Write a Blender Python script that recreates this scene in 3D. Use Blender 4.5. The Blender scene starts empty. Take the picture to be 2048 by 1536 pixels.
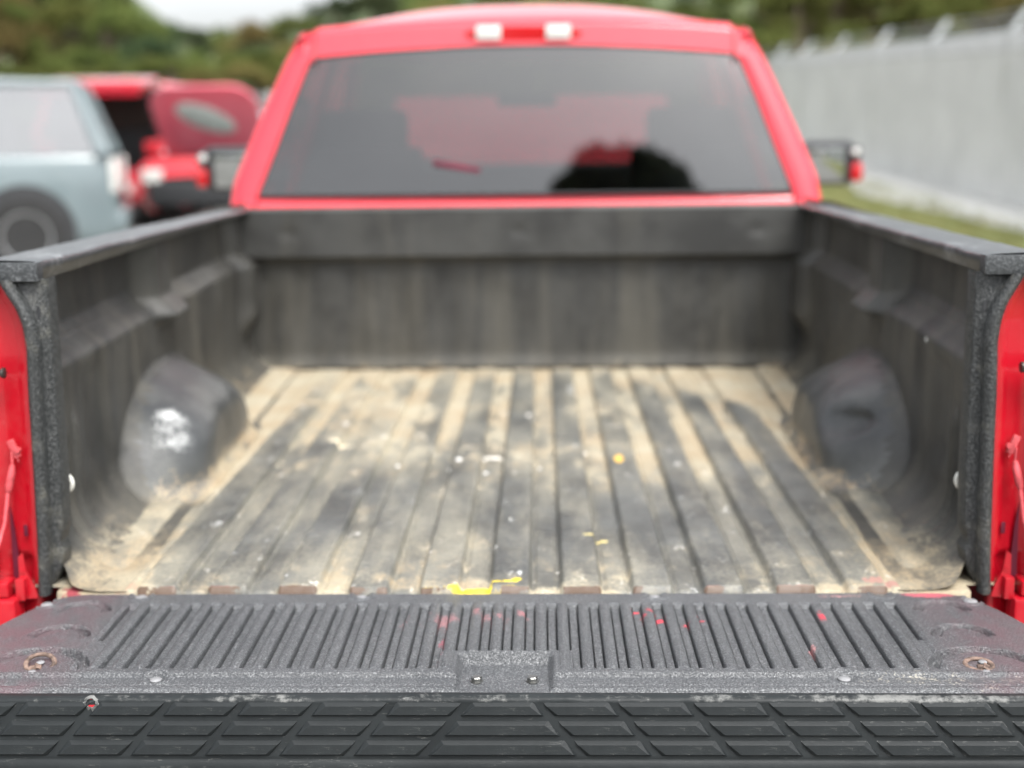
import bpy, bmesh, math, random
import numpy as np
from mathutils import Vector, Matrix, noise as mnoise
R = math.radians
S = bpy.context.scene
col = S.collection
ZF = 0.92                    # height of the bed floor above the ground
XC = -0.009                  # centre line of the truck

# ------------------------------------------------------------------ camera
cam_d = bpy.data.cameras.new('camera')
cam = bpy.data.objects.new('camera', cam_d); col.objects.link(cam); S.camera = cam
P_, Y_, O_ = 0.197592, 0.023586, -0.010185
f = Vector((-math.sin(Y_)*math.cos(P_), math.cos(Y_)*math.cos(P_), -math.sin(P_)))
r = Vector((math.cos(Y_), math.sin(Y_), 0)); u = r.cross(f)
r2 = math.cos(O_)*r + math.sin(O_)*u; u2 = -math.sin(O_)*r + math.cos(O_)*u
m = Matrix((r2, u2, -f)).transposed().to_4x4(); m.translation = Vector((0.0462, -2.0539, ZF + 0.7712))
cam.matrix_world = m
cam_d.sensor_width = 36; cam_d.sensor_fit = 'HORIZONTAL'; cam_d.lens = 45.0
cam_d.clip_start = 0.05; cam_d.clip_end = 1500
cam_d.dof.use_dof = True; cam_d.dof.focus_distance = 1.80; cam_d.dof.aperture_fstop = 1.85

# ------------------------------------------------------------------ world and sun
SUN_EL, SUN_AZ = R(58), R(150)     # azimuth clockwise from +Y: behind the camera, to the right
w = bpy.data.worlds.new('World'); S.world = w; w.use_nodes = True
nt = w.node_tree; nt.nodes.clear()
o_ = nt.nodes.new('ShaderNodeOutputWorld'); bg = nt.nodes.new('ShaderNodeBackground')
sky = nt.nodes.new('ShaderNodeTexSky'); sky.sky_type = 'NISHITA'; sky.sun_disc = False
sky.sun_elevation = SUN_EL; sky.sun_rotation = SUN_AZ; sky.dust_density = 4.0; sky.air_density = 1.0
hs = nt.nodes.new('ShaderNodeHueSaturation'); hs.inputs['Saturation'].default_value = 0.16
tc = nt.nodes.new('ShaderNodeTexCoord'); mp = nt.nodes.new('ShaderNodeMapping'); mp.inputs['Scale'].default_value = (1, 1, 3.2)
cn = nt.nodes.new('ShaderNodeTexNoise'); cn.inputs['Scale'].default_value = 1.6; cn.inputs['Detail'].default_value = 5
cr = nt.nodes.new('ShaderNodeValToRGB')
cr.color_ramp.elements[0].position = .3; cr.color_ramp.elements[0].color = (.72, .74, .77, 1)
cr.color_ramp.elements[1].position = .72; cr.color_ramp.elements[1].color = (1.25, 1.25, 1.24, 1)
mx = nt.nodes.new('ShaderNodeMix'); mx.data_type = 'RGBA'; mx.blend_type = 'MULTIPLY'; mx.inputs['Factor'].default_value = 1
L = nt.links
L.new(sky.outputs[0], hs.inputs['Color']); L.new(hs.outputs[0], mx.inputs[6])
L.new(tc.outputs['Generated'], mp.inputs[0]); L.new(mp.outputs[0], cn.inputs[0]); L.new(cn.outputs[0], cr.inputs[0]); L.new(cr.outputs[0], mx.inputs[7])
sx = nt.nodes.new('ShaderNodeSeparateXYZ'); L.new(tc.outputs['Generated'], sx.inputs[0])
gr = nt.nodes.new('ShaderNodeMapRange'); gr.inputs[1].default_value = 0; gr.inputs[2].default_value = 1; gr.inputs[3].default_value = .92; gr.inputs[4].default_value = 1.55; L.new(sx.outputs[2], gr.inputs[0])
vm = nt.nodes.new('ShaderNodeVectorMath'); vm.operation = 'SCALE'; L.new(mx.outputs[2], vm.inputs[0]); L.new(gr.outputs[0], vm.inputs['Scale'])
L.new(vm.outputs[0], bg.inputs[0]); bg.inputs[1].default_value = 0.15; L.new(bg.outputs[0], o_.inputs[0])

sd = bpy.data.lights.new('sun', 'SUN'); sd.energy = 1.3; sd.angle = R(22); sd.color = (1, .96, .9)
so = bpy.data.objects.new('sun', sd); col.objects.link(so)
dv = Vector((math.sin(SUN_AZ)*math.cos(SUN_EL), math.cos(SUN_AZ)*math.cos(SUN_EL), math.sin(SUN_EL)))
so.rotation_euler = dv.to_track_quat('Z', 'Y').to_euler()
S.view_settings.view_transform = 'Standard'; S.view_settings.look = 'None'
S.view_settings.exposure = 1.12; S.view_settings.gamma = 1
S.view_settings.use_curve_mapping = False

# ------------------------------------------------------------------ noise in numpy
def _h(ix, iy, s):
    n = (ix*374761393 + iy*668265263 + s*1442695041) & 0xffffffff
    n = ((n ^ (n >> 13))*1274126177) & 0xffffffff
    return ((n ^ (n >> 16)) & 0xffff)/65535.0
def vn(x, y, s=0):
    x = np.asarray(x, float); y = np.asarray(y, float)
    ix = np.floor(x).astype(np.int64); iy = np.floor(y).astype(np.int64)
    fx = x-ix; fy = y-iy; fx = fx*fx*(3-2*fx); fy = fy*fy*(3-2*fy)
    return (_h(ix, iy, s)*(1-fx)+_h(ix+1, iy, s)*fx)*(1-fy)+(_h(ix, iy+1, s)*(1-fx)+_h(ix+1, iy+1, s)*fx)*fy
def fbm(x, y, s=0, o=4):
    a = .5; t = 0; n = 0
    for i in range(o):
        t = t+a*vn(np.asarray(x)*2**i, np.asarray(y)*2**i, s+i*7); n += a; a *= .55
    return t/n
def ss(a, b, x):
    t = np.clip((x-a)/(b-a), 0, 1); return t*t*(3-2*t)

# ------------------------------------------------------------------ object helpers
def tag(o, label=None, cat=None, group=None, kind=None):
    for k, v in (('label', label), ('category', cat), ('group', group), ('kind', kind)):
        if v: o[k] = v
    return o
def empty(name, loc, rz=0):
    o = bpy.data.objects.new(name, None); col.objects.link(o); o.location = loc; o.rotation_euler = (0, 0, rz)
    o.empty_display_size = .2; return o
def link(name, me, mat, parent=None, loc=(0, 0, 0), smooth=False):
    if mat is not None and not me.materials: me.materials.append(mat)
    o = bpy.data.objects.new(name, me); col.objects.link(o); o.location = loc
    if parent: o.parent = parent
    if smooth:
        me.polygons.foreach_set('use_smooth', [True]*len(me.polygons))
        if smooth != 'all':
            try: me.set_sharp_from_angle(angle=R(38))
            except Exception: pass
    return o
def grid_mesh(name, X, Y, Z, attrs=None, flip=False, keep=None):
    ny, nx = X.shape
    co = np.stack([X, Y, Z], -1).reshape(-1, 3).astype(np.float32)
    i = np.arange(ny*nx).reshape(ny, nx)
    a, b, c, d = i[:-1, :-1], i[:-1, 1:], i[1:, 1:], i[1:, :-1]
    q = np.stack([a, b, c, d] if not flip else [a, d, c, b], -1).reshape(-1, 4).astype(np.int32)
    if keep is not None: q = q[keep[:-1, :-1].reshape(-1)]
    me = bpy.data.meshes.new(name)
    me.vertices.add(len(co)); me.vertices.foreach_set('co', co.ravel())
    me.loops.add(q.size); me.loops.foreach_set('vertex_index', q.ravel())
    me.polygons.add(len(q)); me.polygons.foreach_set('loop_start', np.arange(0, q.size, 4, dtype=np.int32))
    me.polygons.foreach_set('loop_total', np.full(len(q), 4, np.int32))
    me.update(calc_edges=True); me.validate()
    for k, v in (attrs or {}).items():
        v = np.asarray(v)
        if v.ndim == 3:
            at = me.attributes.new(k, 'FLOAT_COLOR', 'POINT'); at.data.foreach_set('color', v.reshape(-1, 4).astype(np.float32).ravel())
        else:
            at = me.attributes.new(k, 'FLOAT', 'POINT'); at.data.foreach_set('value', v.reshape(-1).astype(np.float32))
    return me
class MB:
    def __init__(s): s.v = []; s.f = []
    def add(s, vs, fs):
        n = len(s.v); s.v += [tuple(p) for p in vs]; s.f += [tuple(n+i for i in q) for q in fs]
    def box(s, x0, x1, y0, y1, z0, z1, bev=0.0, M=None):
        if bev <= 0:
            vs = [(x, y, z) for z in (z0, z1) for y in (y0, y1) for x in (x0, x1)]
            fs = [(0, 2, 3, 1), (4, 5, 7, 6), (0, 1, 5, 4), (2, 6, 7, 3), (0, 4, 6, 2), (1, 3, 7, 5)]
        else:
            b = bev; bm = bmesh.new(); bmesh.ops.create_cube(bm, size=1)
            for v in bm.verts: v.co = Vector(((x0+x1)/2+v.co.x*(x1-x0), (y0+y1)/2+v.co.y*(y1-y0), (z0+z1)/2+v.co.z*(z1-z0)))
            bmesh.ops.bevel(bm, geom=list(bm.edges), offset=b, segments=2, affect='EDGES', profile=.6)
            bm.verts.index_update()
            vs = [tuple(v.co) for v in bm.verts]; fs = [[v.index for v in q.verts] for q in bm.faces]; bm.free()
        if M is not None: vs = [tuple(M @ Vector(p)) for p in vs]
        s.add(vs, fs); return s
    def tube(s, pts, rad, n=10, caps=True, flat=None):
        pts = [Vector(p) for p in pts]; rs = rad if isinstance(rad, (list, tuple)) else [rad]*len(pts)
        base = len(s.v); prev = None
        for i, p in enumerate(pts):
            t = (pts[min(i+1, len(pts)-1)]-pts[max(i-1, 0)]).normalized()
            a = prev if prev is not None else (Vector((0, 0, 1)) if abs(t.z) < .9 else Vector((0, 1, 0)))
            a = (a-t*a.dot(t)).normalized(); prev = a; b = t.cross(a)
            for k in range(n):
                q = 2*math.pi*k/n; s.v.append(tuple(p+rs[i]*(math.cos(q)*a+math.sin(q)*b)))
        for i in range(len(pts)-1):
            for k in range(n):
                k2 = (k+1) % n
                s.f.append((base+i*n+k, base+i*n+k2, base+(i+1)*n+k2, base+(i+1)*n+k))
        if caps:
            s.f.append(tuple(base+k for k in range(n))[::-1]); s.f.append(tuple(base+(len(pts)-1)*n+k for k in range(n)))
        return s
    def lathe(s, prof, n=24, M=None):
        base = len(s.v); vs = []
        for (rr, z) in prof:
            for k in range(n):
                q = 2*math.pi*k/n; p = Vector((rr*math.cos(q), rr*math.sin(q), z)); vs.append(tuple(M @ p) if M is not None else tuple(p))
        fs = []
        for i in range(len(prof)-1):
            for k in range(n):
                k2 = (k+1) % n; fs.append((i*n+k, i*n+k2, (i+1)*n+k2, (i+1)*n+k))
        fs.append(tuple(range(n))[::-1]); fs.append(tuple((len(prof)-1)*n+k for k in range(n)))
        s.add(vs, fs); return s
    def prism(s, poly, y0, y1, M=None):      # polygon in x,z pulled along y
        n = len(poly); vs = [(x, y0, z) for x, z in poly]+[(x, y1, z) for x, z in poly]
        fs = [tuple(range(n)), tuple(range(n, 2*n))[::-1]]+[(i, n+i, n+(i+1) % n, (i+1) % n) for i in range(n)]
        if M is not None: vs = [tuple(M @ Vector(p)) for p in vs]
        s.add(vs, fs); return s
    def torus(s, R0, r0, n=24, m_=10, M=None, a0=0, a1=2*math.pi):
        pts = []
        full = abs(a1-a0-2*math.pi) < 1e-6
        for i in range(n if full else n+1):
            a = a0+(a1-a0)*i/n; pts.append((a,))
        vs = []
        for (a,) in pts:
            for k in range(m_):
                q = 2*math.pi*k/m_; p = Vector(((R0+r0*math.cos(q))*math.cos(a), (R0+r0*math.cos(q))*math.sin(a), r0*math.sin(q)))
                vs.append(tuple(M @ p) if M is not None else tuple(p))
        fs = []; N = len(pts)
        for i in range(N if full else N-1):
            j = (i+1) % N
            for k in range(m_):
                k2 = (k+1) % m_; fs.append((i*m_+k, j*m_+k, j*m_+k2, i*m_+k2))
        if not full: fs.append(tuple(range(m_))); fs.append(tuple((N-1)*m_+k for k in range(m_))[::-1])
        s.add(vs, fs); return s
    def mesh(s, name, fix=True):
        me = bpy.data.meshes.new(name); me.from_pydata(s.v, [], s.f); me.update()
        if fix:
            bm = bmesh.new(); bm.from_mesh(me); bmesh.ops.recalc_face_normals(bm, faces=bm.faces); bm.to_mesh(me); bm.free()
        return me
    def build(s, name, mat, parent=None, loc=(0, 0, 0), smooth=True):
        return link(name, s.mesh(name), mat, parent, loc, smooth)
def T(x, y, z, rx=0, ry=0, rz=0):
    return Matrix.Translation((x, y, z)) @ Matrix.Rotation(rz, 4, 'Z') @ Matrix.Rotation(ry, 4, 'Y') @ Matrix.Rotation(rx, 4, 'X')

# ------------------------------------------------------------------ materials
class NM:
    def __init__(s, name):
        s.m = bpy.data.materials.new(name); s.m.use_nodes = True; s.t = s.m.node_tree
        s.b = s.t.nodes['Principled BSDF']; s.out = s.t.nodes['Material Output']
    def n(s, k, **kw):
        nd = s.t.nodes.new(k)
        for a, v in kw.items(): setattr(nd, a, v)
        return nd
    def l(s, a, b): s.t.links.new(a, b)
    def noise(s, scale, detail=4, rough=.55, vec=None, dim='3D', mscale=None):
        nd = s.n('ShaderNodeTexNoise'); nd.inputs['Scale'].default_value = scale; nd.inputs['Detail'].default_value = detail; nd.inputs['Roughness'].default_value = rough
        v = vec or s.coord()
        if mscale:
            mpn = s.n('ShaderNodeMapping'); mpn.inputs['Scale'].default_value = mscale; s.l(v, mpn.inputs[0]); v = mpn.outputs[0]
        s.l(v, nd.inputs['Vector']); return nd.outputs['Fac']
    def coord(s):
        if not hasattr(s, '_c'): s._c = s.n('ShaderNodeTexCoord')
        return s._c.outputs['Object']
    def attr(s, name):
        a = s.n('ShaderNodeAttribute', attribute_name=name); return a
    def math(s, op, a, b=None, c=None, clamp=False):
        nd = s.n('ShaderNodeMath', operation=op, use_clamp=clamp)
        for i, v in enumerate((a, b, c)):
            if v is None: continue
            if isinstance(v, (int, float)): nd.inputs[i].default_value = v
            else: s.l(v, nd.inputs[i])
        return nd.outputs[0]
    def step(s, v, a, b):
        nd = s.n('ShaderNodeMapRange', interpolation_type='SMOOTHSTEP'); s.l(v, nd.inputs[0])
        nd.inputs[1].default_value = a; nd.inputs[2].default_value = b; return nd.outputs[0]
    def mix(s, fac, a, b, bt='MIX'):
        nd = s.n('ShaderNodeMix', data_type='RGBA', blend_type=bt)
        for i, v in ((0, fac), (6, a), (7, b)):
            if isinstance(v, (int, float)): nd.inputs[i].default_value = v
            elif isinstance(v, tuple): nd.inputs[i].default_value = (*v, 1)
            else: s.l(v, nd.inputs[i])
        return nd.outputs[2]
    def bump(s, h, dist, strength=1.0, normal=None):
        nd = s.n('ShaderNodeBump'); nd.inputs['Strength'].default_value = strength; nd.inputs['Distance'].default_value = dist
        s.l(h, nd.inputs['Height'])
        if normal is not None: s.l(normal, nd.inputs['Normal'])
        return nd.outputs[0]
    def set(s, **kw):
        for k, v in kw.items():
            i = s.b.inputs[k.replace('_', ' ')]
            if isinstance(v, (int, float)): i.default_value = v
            elif isinstance(v, tuple): i.default_value = (*v, 1) if len(v) == 3 else v
            else: s.l(v, i)
        return s
def simple(name, c, rough=.5, metal=0, spec=.5, vary=.15, nscale=8, bump=0, bscale=60, coat=0):
    M = NM(name); n1 = M.noise(nscale, 4)
    a = tuple(x*(1-vary) for x in c); b = tuple(min(1, x*(1+vary)) for x in c)
    M.set(Base_Color=M.mix(M.step(n1, .3, .7), a, b), Roughness=rough, Metallic=metal)
    M.b.inputs['Specular IOR Level'].default_value = spec
    if coat: M.set(Coat_Weight=coat, Coat_Roughness=.05)
    if bump: M.set(Normal=M.bump(M.noise(bscale, 3), bump))
    return M.m

# black bed liner: dust and tan dirt follow per-vertex "dirt", scuffs and a painted highlight follow "worn", paint marks "mark"
def liner_mat(name, base=(.035, .037, .038), dirtc=(.50, .41, .27), grain=.0007, gscale=420, rough=.5, streak=(3.5, .8, 3.5), nz=1.1, wsoft=.17, dlo=.42, dhi=.80, wmax=.8, dust=.6, dustc=(.17, .17, .155)):
    M = NM(name)
    big = M.noise(2.2, 5, .6, mscale=streak); mid = M.noise(17, 5, .65, mscale=(1.6, .8, 1.6)); fine = M.noise(150, 4, .7)
    d = M.attr('dirt').outputs['Fac']
    n1 = M.math('MULTIPLY', M.math('SUBTRACT', mid, .5), nz)
    n2 = M.math('MULTIPLY', M.math('SUBTRACT', fine, .5), .9)
    n3 = M.math('MULTIPLY', M.math('SUBTRACT', big, .5), .5)
    dm = M.math('ADD', M.math('ADD', d, n1), M.math('ADD', n2, n3))
    dmask = M.step(dm, dlo, dhi)
    dustm = M.math('MULTIPLY', M.step(M.math('ADD', big, M.math('MULTIPLY', M.math('SUBTRACT', fine, .5), .5)), .35, .75), dust)
    dustm = M.math('ADD', dustm, M.math('MULTIPLY', d, .55), clamp=True)
    blk = M.mix(M.step(M.noise(6, 4), .3, .7), tuple(x*.55 for x in base), tuple(x*1.3 for x in base))
    c1 = M.mix(dustm, blk, dustc)
    tan = M.mix(M.step(M.noise(5, 4), .35, .65), dirtc, (dirtc[0]*.86, dirtc[1]*.74, dirtc[2]*.62))
    tan = M.mix(M.step(fine, .35, .7), M.mix(.5, tan, (.2, .18, .14)), tan)
    c2 = M.mix(M.math('MULTIPLY', dmask, .88), c1, tan)
    wn = M.math('ADD', M.attr('worn').outputs['Fac'], M.math('ADD', n1, n2))  # scuffs, and the wheel well's painted highlight
    wmask = M.step(wn, .40, .45+wsoft)
    c3 = M.mix(M.math('MULTIPLY', wmask, wmax), c2, (.60, .61, .60))
    mk = M.attr('mark'); al = M.step(M.math('ADD', mk.outputs['Alpha'], M.math('ADD', n1, n2)), .5, .62)
    c4 = M.mix(al, c3, mk.outputs['Color'])
    rg = M.math('ADD', M.math('MULTIPLY', dmask, .3), rough, clamp=True)
    hb = M.bump(M.noise(gscale, 3, .6), grain); hb = M.bump(mid, .0025, .5, hb)
    M.set(Base_Color=c4, Roughness=rg, Normal=hb); return M.m

def paint_mat(name, c, rough=.35, coat=1.0, dirt=.12, dirtc=(.35, .3, .25)):
    M = NM(name); n1 = M.noise(3, 5, .6); n2 = M.noise(45, 4, .7); n3 = M.noise(260, 2, .6)
    base = M.mix(M.step(n1, .3, .7), tuple(x*.9 for x in c), c)
    dm = M.math('MULTIPLY', M.step(M.math('ADD', M.math('MULTIPLY', n1, .5), M.math('MULTIPLY', n2, .5)), .48, .7), dirt)
    base = M.mix(dm, base, dirtc)
    chip = M.math('MULTIPLY', M.step(n3, .72, .76), M.step(n2, .5, .6))
    base = M.mix(M.math('MULTIPLY', chip, .7), base, (.6, .45, .45))
    M.set(Base_Color=base, Roughness=rough, Coat_Weight=coat, Coat_Roughness=.06, Normal=M.bump(M.noise(30, 2), .0012, .4)); return M.m

floor_mat = liner_mat('bed floor liner', base=(.072, .074, .070), dirtc=(.42, .37, .265), gscale=380, rough=.45, nz=1.9, dlo=.20, dhi=1.0, dust=.9, dustc=(.235, .22, .175))
wall_mat = liner_mat('bed wall liner', base=(.032, .032, .030), dirtc=(.38, .33, .23), streak=(5, 5, .6), nz=1.2, dlo=.38, dhi=1.0, dust=.38, dustc=(.13, .12, .095), rough=.5)
well_mat = liner_mat('wheel well liner', base=(.036, .038, .039), dirtc=(.46, .38, .25), rough=.32, streak=(4, 4, 1), dust=.35, wsoft=.5, wmax=.75)
gate_mat = None
def make_gate_mat():
    M = NM('tailgate liner plastic')
    g1 = M.noise(330, 2, .7); g2 = M.noise(700, 2, .6); big = M.noise(3, 5, .6); mid = M.noise(26, 5, .7); fine = M.noise(200, 3, .7)
    vor = M.n('ShaderNodeTexVoronoi', feature='DISTANCE_TO_EDGE'); vor.inputs['Scale'].default_value = 260; M.l(M.coord(), vor.inputs['Vector'])
    ve = M.step(vor.outputs['Distance'], .0, .22)
    c = M.mix(M.step(big, .3, .7), (.046, .049, .053), (.072, .075, .079))
    c = M.mix(M.math('MULTIPLY', M.step(g1, .50, .68), .62), c, (.25, .255, .26)); c = M.mix(M.math('MULTIPLY', M.step(g1, .48, .34), .6), c, (.035, .036, .04))
    d = M.attr('dirt').outputs['Fac']
    dm = M.step(M.math('ADD', d, M.math('ADD', M.math('MULTIPLY', M.math('SUBTRACT', mid, .5), 1.6), M.math('MULTIPLY', M.math('SUBTRACT', fine, .5), 1.4))), .55, .8)
    c = M.mix(M.math('MULTIPLY', dm, .6), c, (.45, .42, .35))
    pu = M.attr('purple').outputs['Fac']
    c = M.mix(M.math('MULTIPLY', M.math('MULTIPLY', pu, M.step(mid, .3, .65)), .75), c, (.10, .055, .065))
    mk = M.attr('mark')
    al = M.step(M.math('ADD', mk.outputs['Alpha'], M.math('ADD', M.math('MULTIPLY', M.math('SUBTRACT', mid, .5), 1.3), M.math('MULTIPLY', M.math('SUBTRACT', fine, .5), .9))), .42, .62)
    c = M.mix(M.math('MULTIPLY', al, .8), c, mk.outputs['Color'])
    hb = M.bump(ve, .0007, .8); hb = M.bump(g1, .0018, 1.0, hb)
    M.set(Base_Color=c, Roughness=.40, Normal=hb); M.b.inputs['Specular IOR Level'].default_value = .65
    return M.m
gate_mat = make_gate_mat()
def make_trim():
    M = NM('black edge coating')
    vor = M.n('ShaderNodeTexVoronoi', feature='SMOOTH_F1'); vor.inputs['Scale'].default_value = 230; M.l(M.coord(), vor.inputs['Vector'])
    g = M.noise(300, 3, .6, mscale=(1, 1, .6)); d = M.noise(14, 5, .7)
    c = M.mix(M.step(g, .4, .7), (.020, .022, .022), (.068, .070, .070))
    c = M.mix(M.math('MULTIPLY', M.step(d, .52, .75), .4), c, (.22, .21, .17))
    M.set(Base_Color=c, Roughness=.45, Normal=M.bump(g, .0016, .9, M.bump(vor.outputs[0], .0012, .8))); return M.m
trim_mat = make_trim()
def make_rail():
    M = NM('bed rail plastic')
    g = M.noise(240, 3, .6); d = M.noise(9, 6, .75, mscale=(1, .6, 1)); e = M.noise(60, 4, .7)
    c = M.mix(M.step(g, .4, .7), (.035, .038, .040), (.085, .09, .095))
    m1 = M.step(M.math('ADD', M.math('MULTIPLY', d, .7), M.math('MULTIPLY', e, .3)), .5, .66)
    c = M.mix(M.math('MULTIPLY', m1, .5), c, (.34, .35, .36))
    M.set(Base_Color=c, Roughness=.32, Normal=M.bump(e, .0012, .6, M.bump(g, .0010, .8))); return M.m
rail_mat = make_rail()
def make_cap():
    M = NM('tailgate cap plastic')
    g = M.noise(5, 5, .7); e = M.noise(70, 5, .75); f2 = M.noise(22, 6, .75, mscale=(.5, 1, 1)); fi = M.noise(400, 2)
    c = M.mix(M.step(g, .3, .7), (.010, .012, .013), (.018, .021, .022))
    sm = M.attr('dirt').outputs['Fac']
    m1 = M.step(M.math('ADD', sm, M.math('ADD', M.math('MULTIPLY', e, .55), M.math('MULTIPLY', f2, .55))), .68, .85)
    c = M.mix(M.math('MULTIPLY', m1, .6), c, (.24, .24, .23))
    scn = M.noise(14, 3, .5, mscale=(1, 1, 9)); sc = M.math('MULTIPLY', M.step(M.math('ABSOLUTE', M.math('SUBTRACT', scn, .5)), .006, .0), M.step(f2, .5, .62))
    c = M.mix(M.math('MULTIPLY', sc, .3), c, (.3, .3, .28))
    M.set(Base_Color=c, Roughness=M.math('ADD', M.math('MULTIPLY', e, .25), .38), Normal=M.bump(fi, .0003, .5, M.bump(e, .0006, .5))); M.b.inputs['Specular IOR Level'].default_value = .22; return M.m
cap_mat = make_cap()
red = paint_mat('red truck paint', (.43, .002, .012), .35, .6, .05)
red2 = paint_mat('dark red car paint', (.50, .012, .03), .35, .8, .1)
pale = paint_mat('pale silver blue paint', (.14, .18, .19), .3, .8, .08)
white = paint_mat('white car paint', (.70, .71, .70), .35, .6, .08)
blackp = paint_mat('black car paint', (.012, .013, .015), .3, 1, .05)
pinkm = simple('painted steel cable', (.50, .07, .08), .5, .0, .5, .3, 60)
cabred = paint_mat('red cab paint lightened as sky lit', (.66, .026, .046), .50, .65, .02)  # same red as the body, lightened to paint in the sky's sheen
cabred.node_tree.nodes['Principled BSDF'].inputs['Specular IOR Level'].default_value = .3
hood_sheen = paint_mat('pink red hood with painted sheen', (.70, .13, .18), .35, 1.0, .1)  # red hood paled so its colour carries the sky's reflection
hood_reflm = simple('grey green hood reflection', (.42, .48, .45), .8)  # colour of the oval that stands for a reflection on the hood
darkred = simple('shaded red cavity plastic', (.10, .004, .02), .4)
steel = simple('worn steel', (.22, .22, .21), .35, .9, .5, .3, 50, .0004, 200)
darksteel = simple('dark oiled steel', (.06, .05, .045), .4, .6, .5, .4, 60, .0004, 200)
rust = simple('rusty steel', (.14, .095, .075), .75, .1, .4, .6, 90, .0008, 260)
rivm = simple('pale plastic rivet', (.20, .20, .205), .4, 0, .5, .15, 60)
hookm = simple('white coated hook', (.75, .74, .68), .4, 0, .5, .12, 60)
rubber = simple('tyre rubber', (.022, .022, .022), .8, 0, .4, .3, 20, .001, 90)
rimm = simple('alloy rim', (.45, .46, .47), .3, .9)
blackpl = simple('black plastic', (.025, .026, .028), .5)
greypl = simple('grey interior plastic', (.10, .10, .10), .6)
seatm = simple('grey seat cloth', (.075, .08, .085), .9, 0, .2, .2, 30, .001, 200)
cream = simple('cream interior lining', (.42, .38, .32), .8)
taill = NM('red lamp lens').set(Base_Color=(.42, .0, .004), Roughness=.12, Coat_Weight=1.0).m
lampw = NM('clear lamp lens').set(Base_Color=(.55, .55, .52), Roughness=.2, Coat_Weight=1.0).m
maroon = simple('maroon reflection', (.10, .015, .03), .8, 0, .2)
chrome = simple('chrome', (.75, .76, .76), .12, 1)
mirrm = NM('mirror glass').set(Base_Color=(.55, .57, .57), Roughness=.03, Metallic=1.0).m
def glass(name, tint=(.20, .22, .22), ior=1.75):
    M = NM(name); M.t.nodes.remove(M.b)
    fr = M.n('ShaderNodeFresnel'); fr.inputs[0].default_value = ior
    tr = M.n('ShaderNodeBsdfTransparent'); tr.inputs[0].default_value = (*tint, 1)
    gl = M.n('ShaderNodeBsdfGlossy'); gl.inputs['Roughness'].default_value = .02; gl.inputs[0].default_value = (1, 1, 1, 1)
    mxs = M.n('ShaderNodeMixShader'); M.l(fr.outputs[0], mxs.inputs[0]); M.l(tr.outputs[0], mxs.inputs[1]); M.l(gl.outputs[0], mxs.inputs[2])
    M.l(mxs.outputs[0], M.out.inputs[0]); return M.m
tint = glass('tinted rear glass', (.095, .10, .10), 1.88)
clearg = glass('clear car glass', (.78, .82, .82), 1.6)

# ------------------------------------------------------------------ ground
def gz(x, y):
    x = np.asarray(x, float); y = np.asarray(y, float)
    b = np.where(y > 1, .033*(np.minimum(y, 45)-1), 0.0)
    b = b+np.where(y > 45, .06*(np.minimum(y, 130)-45), 0)
    return b+.32*ss(3.9, 5.2, x)*ss(-30, 4, y)
def gzf(x, y): return float(gz(x, y))
def axis(lo, hi, near, n1, n2):
    a = np.concatenate([np.linspace(lo, -near, n1, endpoint=False), np.linspace(-near, near, n2), np.linspace(near, hi, n1+1)[1:]]); return a
gx = np.unique(np.concatenate([axis(-320, 320, 14, 30, 30), np.linspace(3, 6.6, 20)])); gy = axis(-320, 420, 60, 30, 90)
X, Y = np.meshgrid(gx, gy); Z = gz(X, Y)
M = NM('lot ground'); n1 = M.noise(.35, 5, .6); n2 = M.noise(9, 5, .7); n3 = M.noise(60, 3)
c = M.mix(M.step(n1, .35, .65), (.12, .115, .105), (.19, .185, .17)); c = M.mix(M.math('MULTIPLY', M.step(n2, .4, .7), .5), c, (.28, .27, .25)); c = M.mix(M.math('MULTIPLY', M.step(n3, .5, .7), .4), c, (.06, .06, .06))
M.set(Base_Color=c, Roughness=.9, Normal=M.bump(n2, .02))
tag(link('ground', grid_mesh('ground', X, Y, Z), M.m, smooth='all'), kind='structure')
# grass verge and the gravel strip under the fence: sheets just above the ground
def strip(name, x0, x1, y0, y1, lift, mat, kind, nx=8, ny=120, wob=0.15):
    t = np.linspace(0, 1, nx); yy = np.linspace(y0, y1, ny)
    TT, YY = np.meshgrid(t, yy)
    a = x0+wob*(fbm(YY*.5, YY*0+1, 3)-.5)*2; b = x1+wob*.3*(fbm(YY*.5, YY*0+5, 9)-.5)
    XX = a+(b-a)*TT
    # interpolate the ground mesh exactly is not needed: the ground is nearly linear here
    return tag(link(name, grid_mesh(name, XX, YY, gz(XX, YY)+lift), mat, smooth='all'), kind=kind)
M = NM('verge turf'); n1 = M.noise(2, 5, .6); n2 = M.noise(30, 4, .7)
M.set(Base_Color=M.mix(M.step(n2, .35, .7), M.mix(M.step(n1, .35, .65), (.09, .13, .03), (.16, .17, .05)), (.24, .22, .09)), Roughness=.95, Normal=M.bump(n2, .02))
turf = M.m
strip('grass_verge', 3.1, 4.9, -12, 60, .02, turf, 'structure')
M = NM('pale gravel'); n1 = M.noise(3, 5, .6); n2 = M.noise(35, 4, .7)
M.set(Base_Color=M.mix(M.step(n2, .35, .7), M.mix(M.step(n1, .35, .65), (.34, .34, .32), (.45, .45, .43)), (.55, .55, .53)), Roughness=.9, Normal=M.bump(n2, .02))
strip('gravel_strip', 4.75, 5.85, -12, 60, .035, M.m, 'structure', wob=.3)
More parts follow.
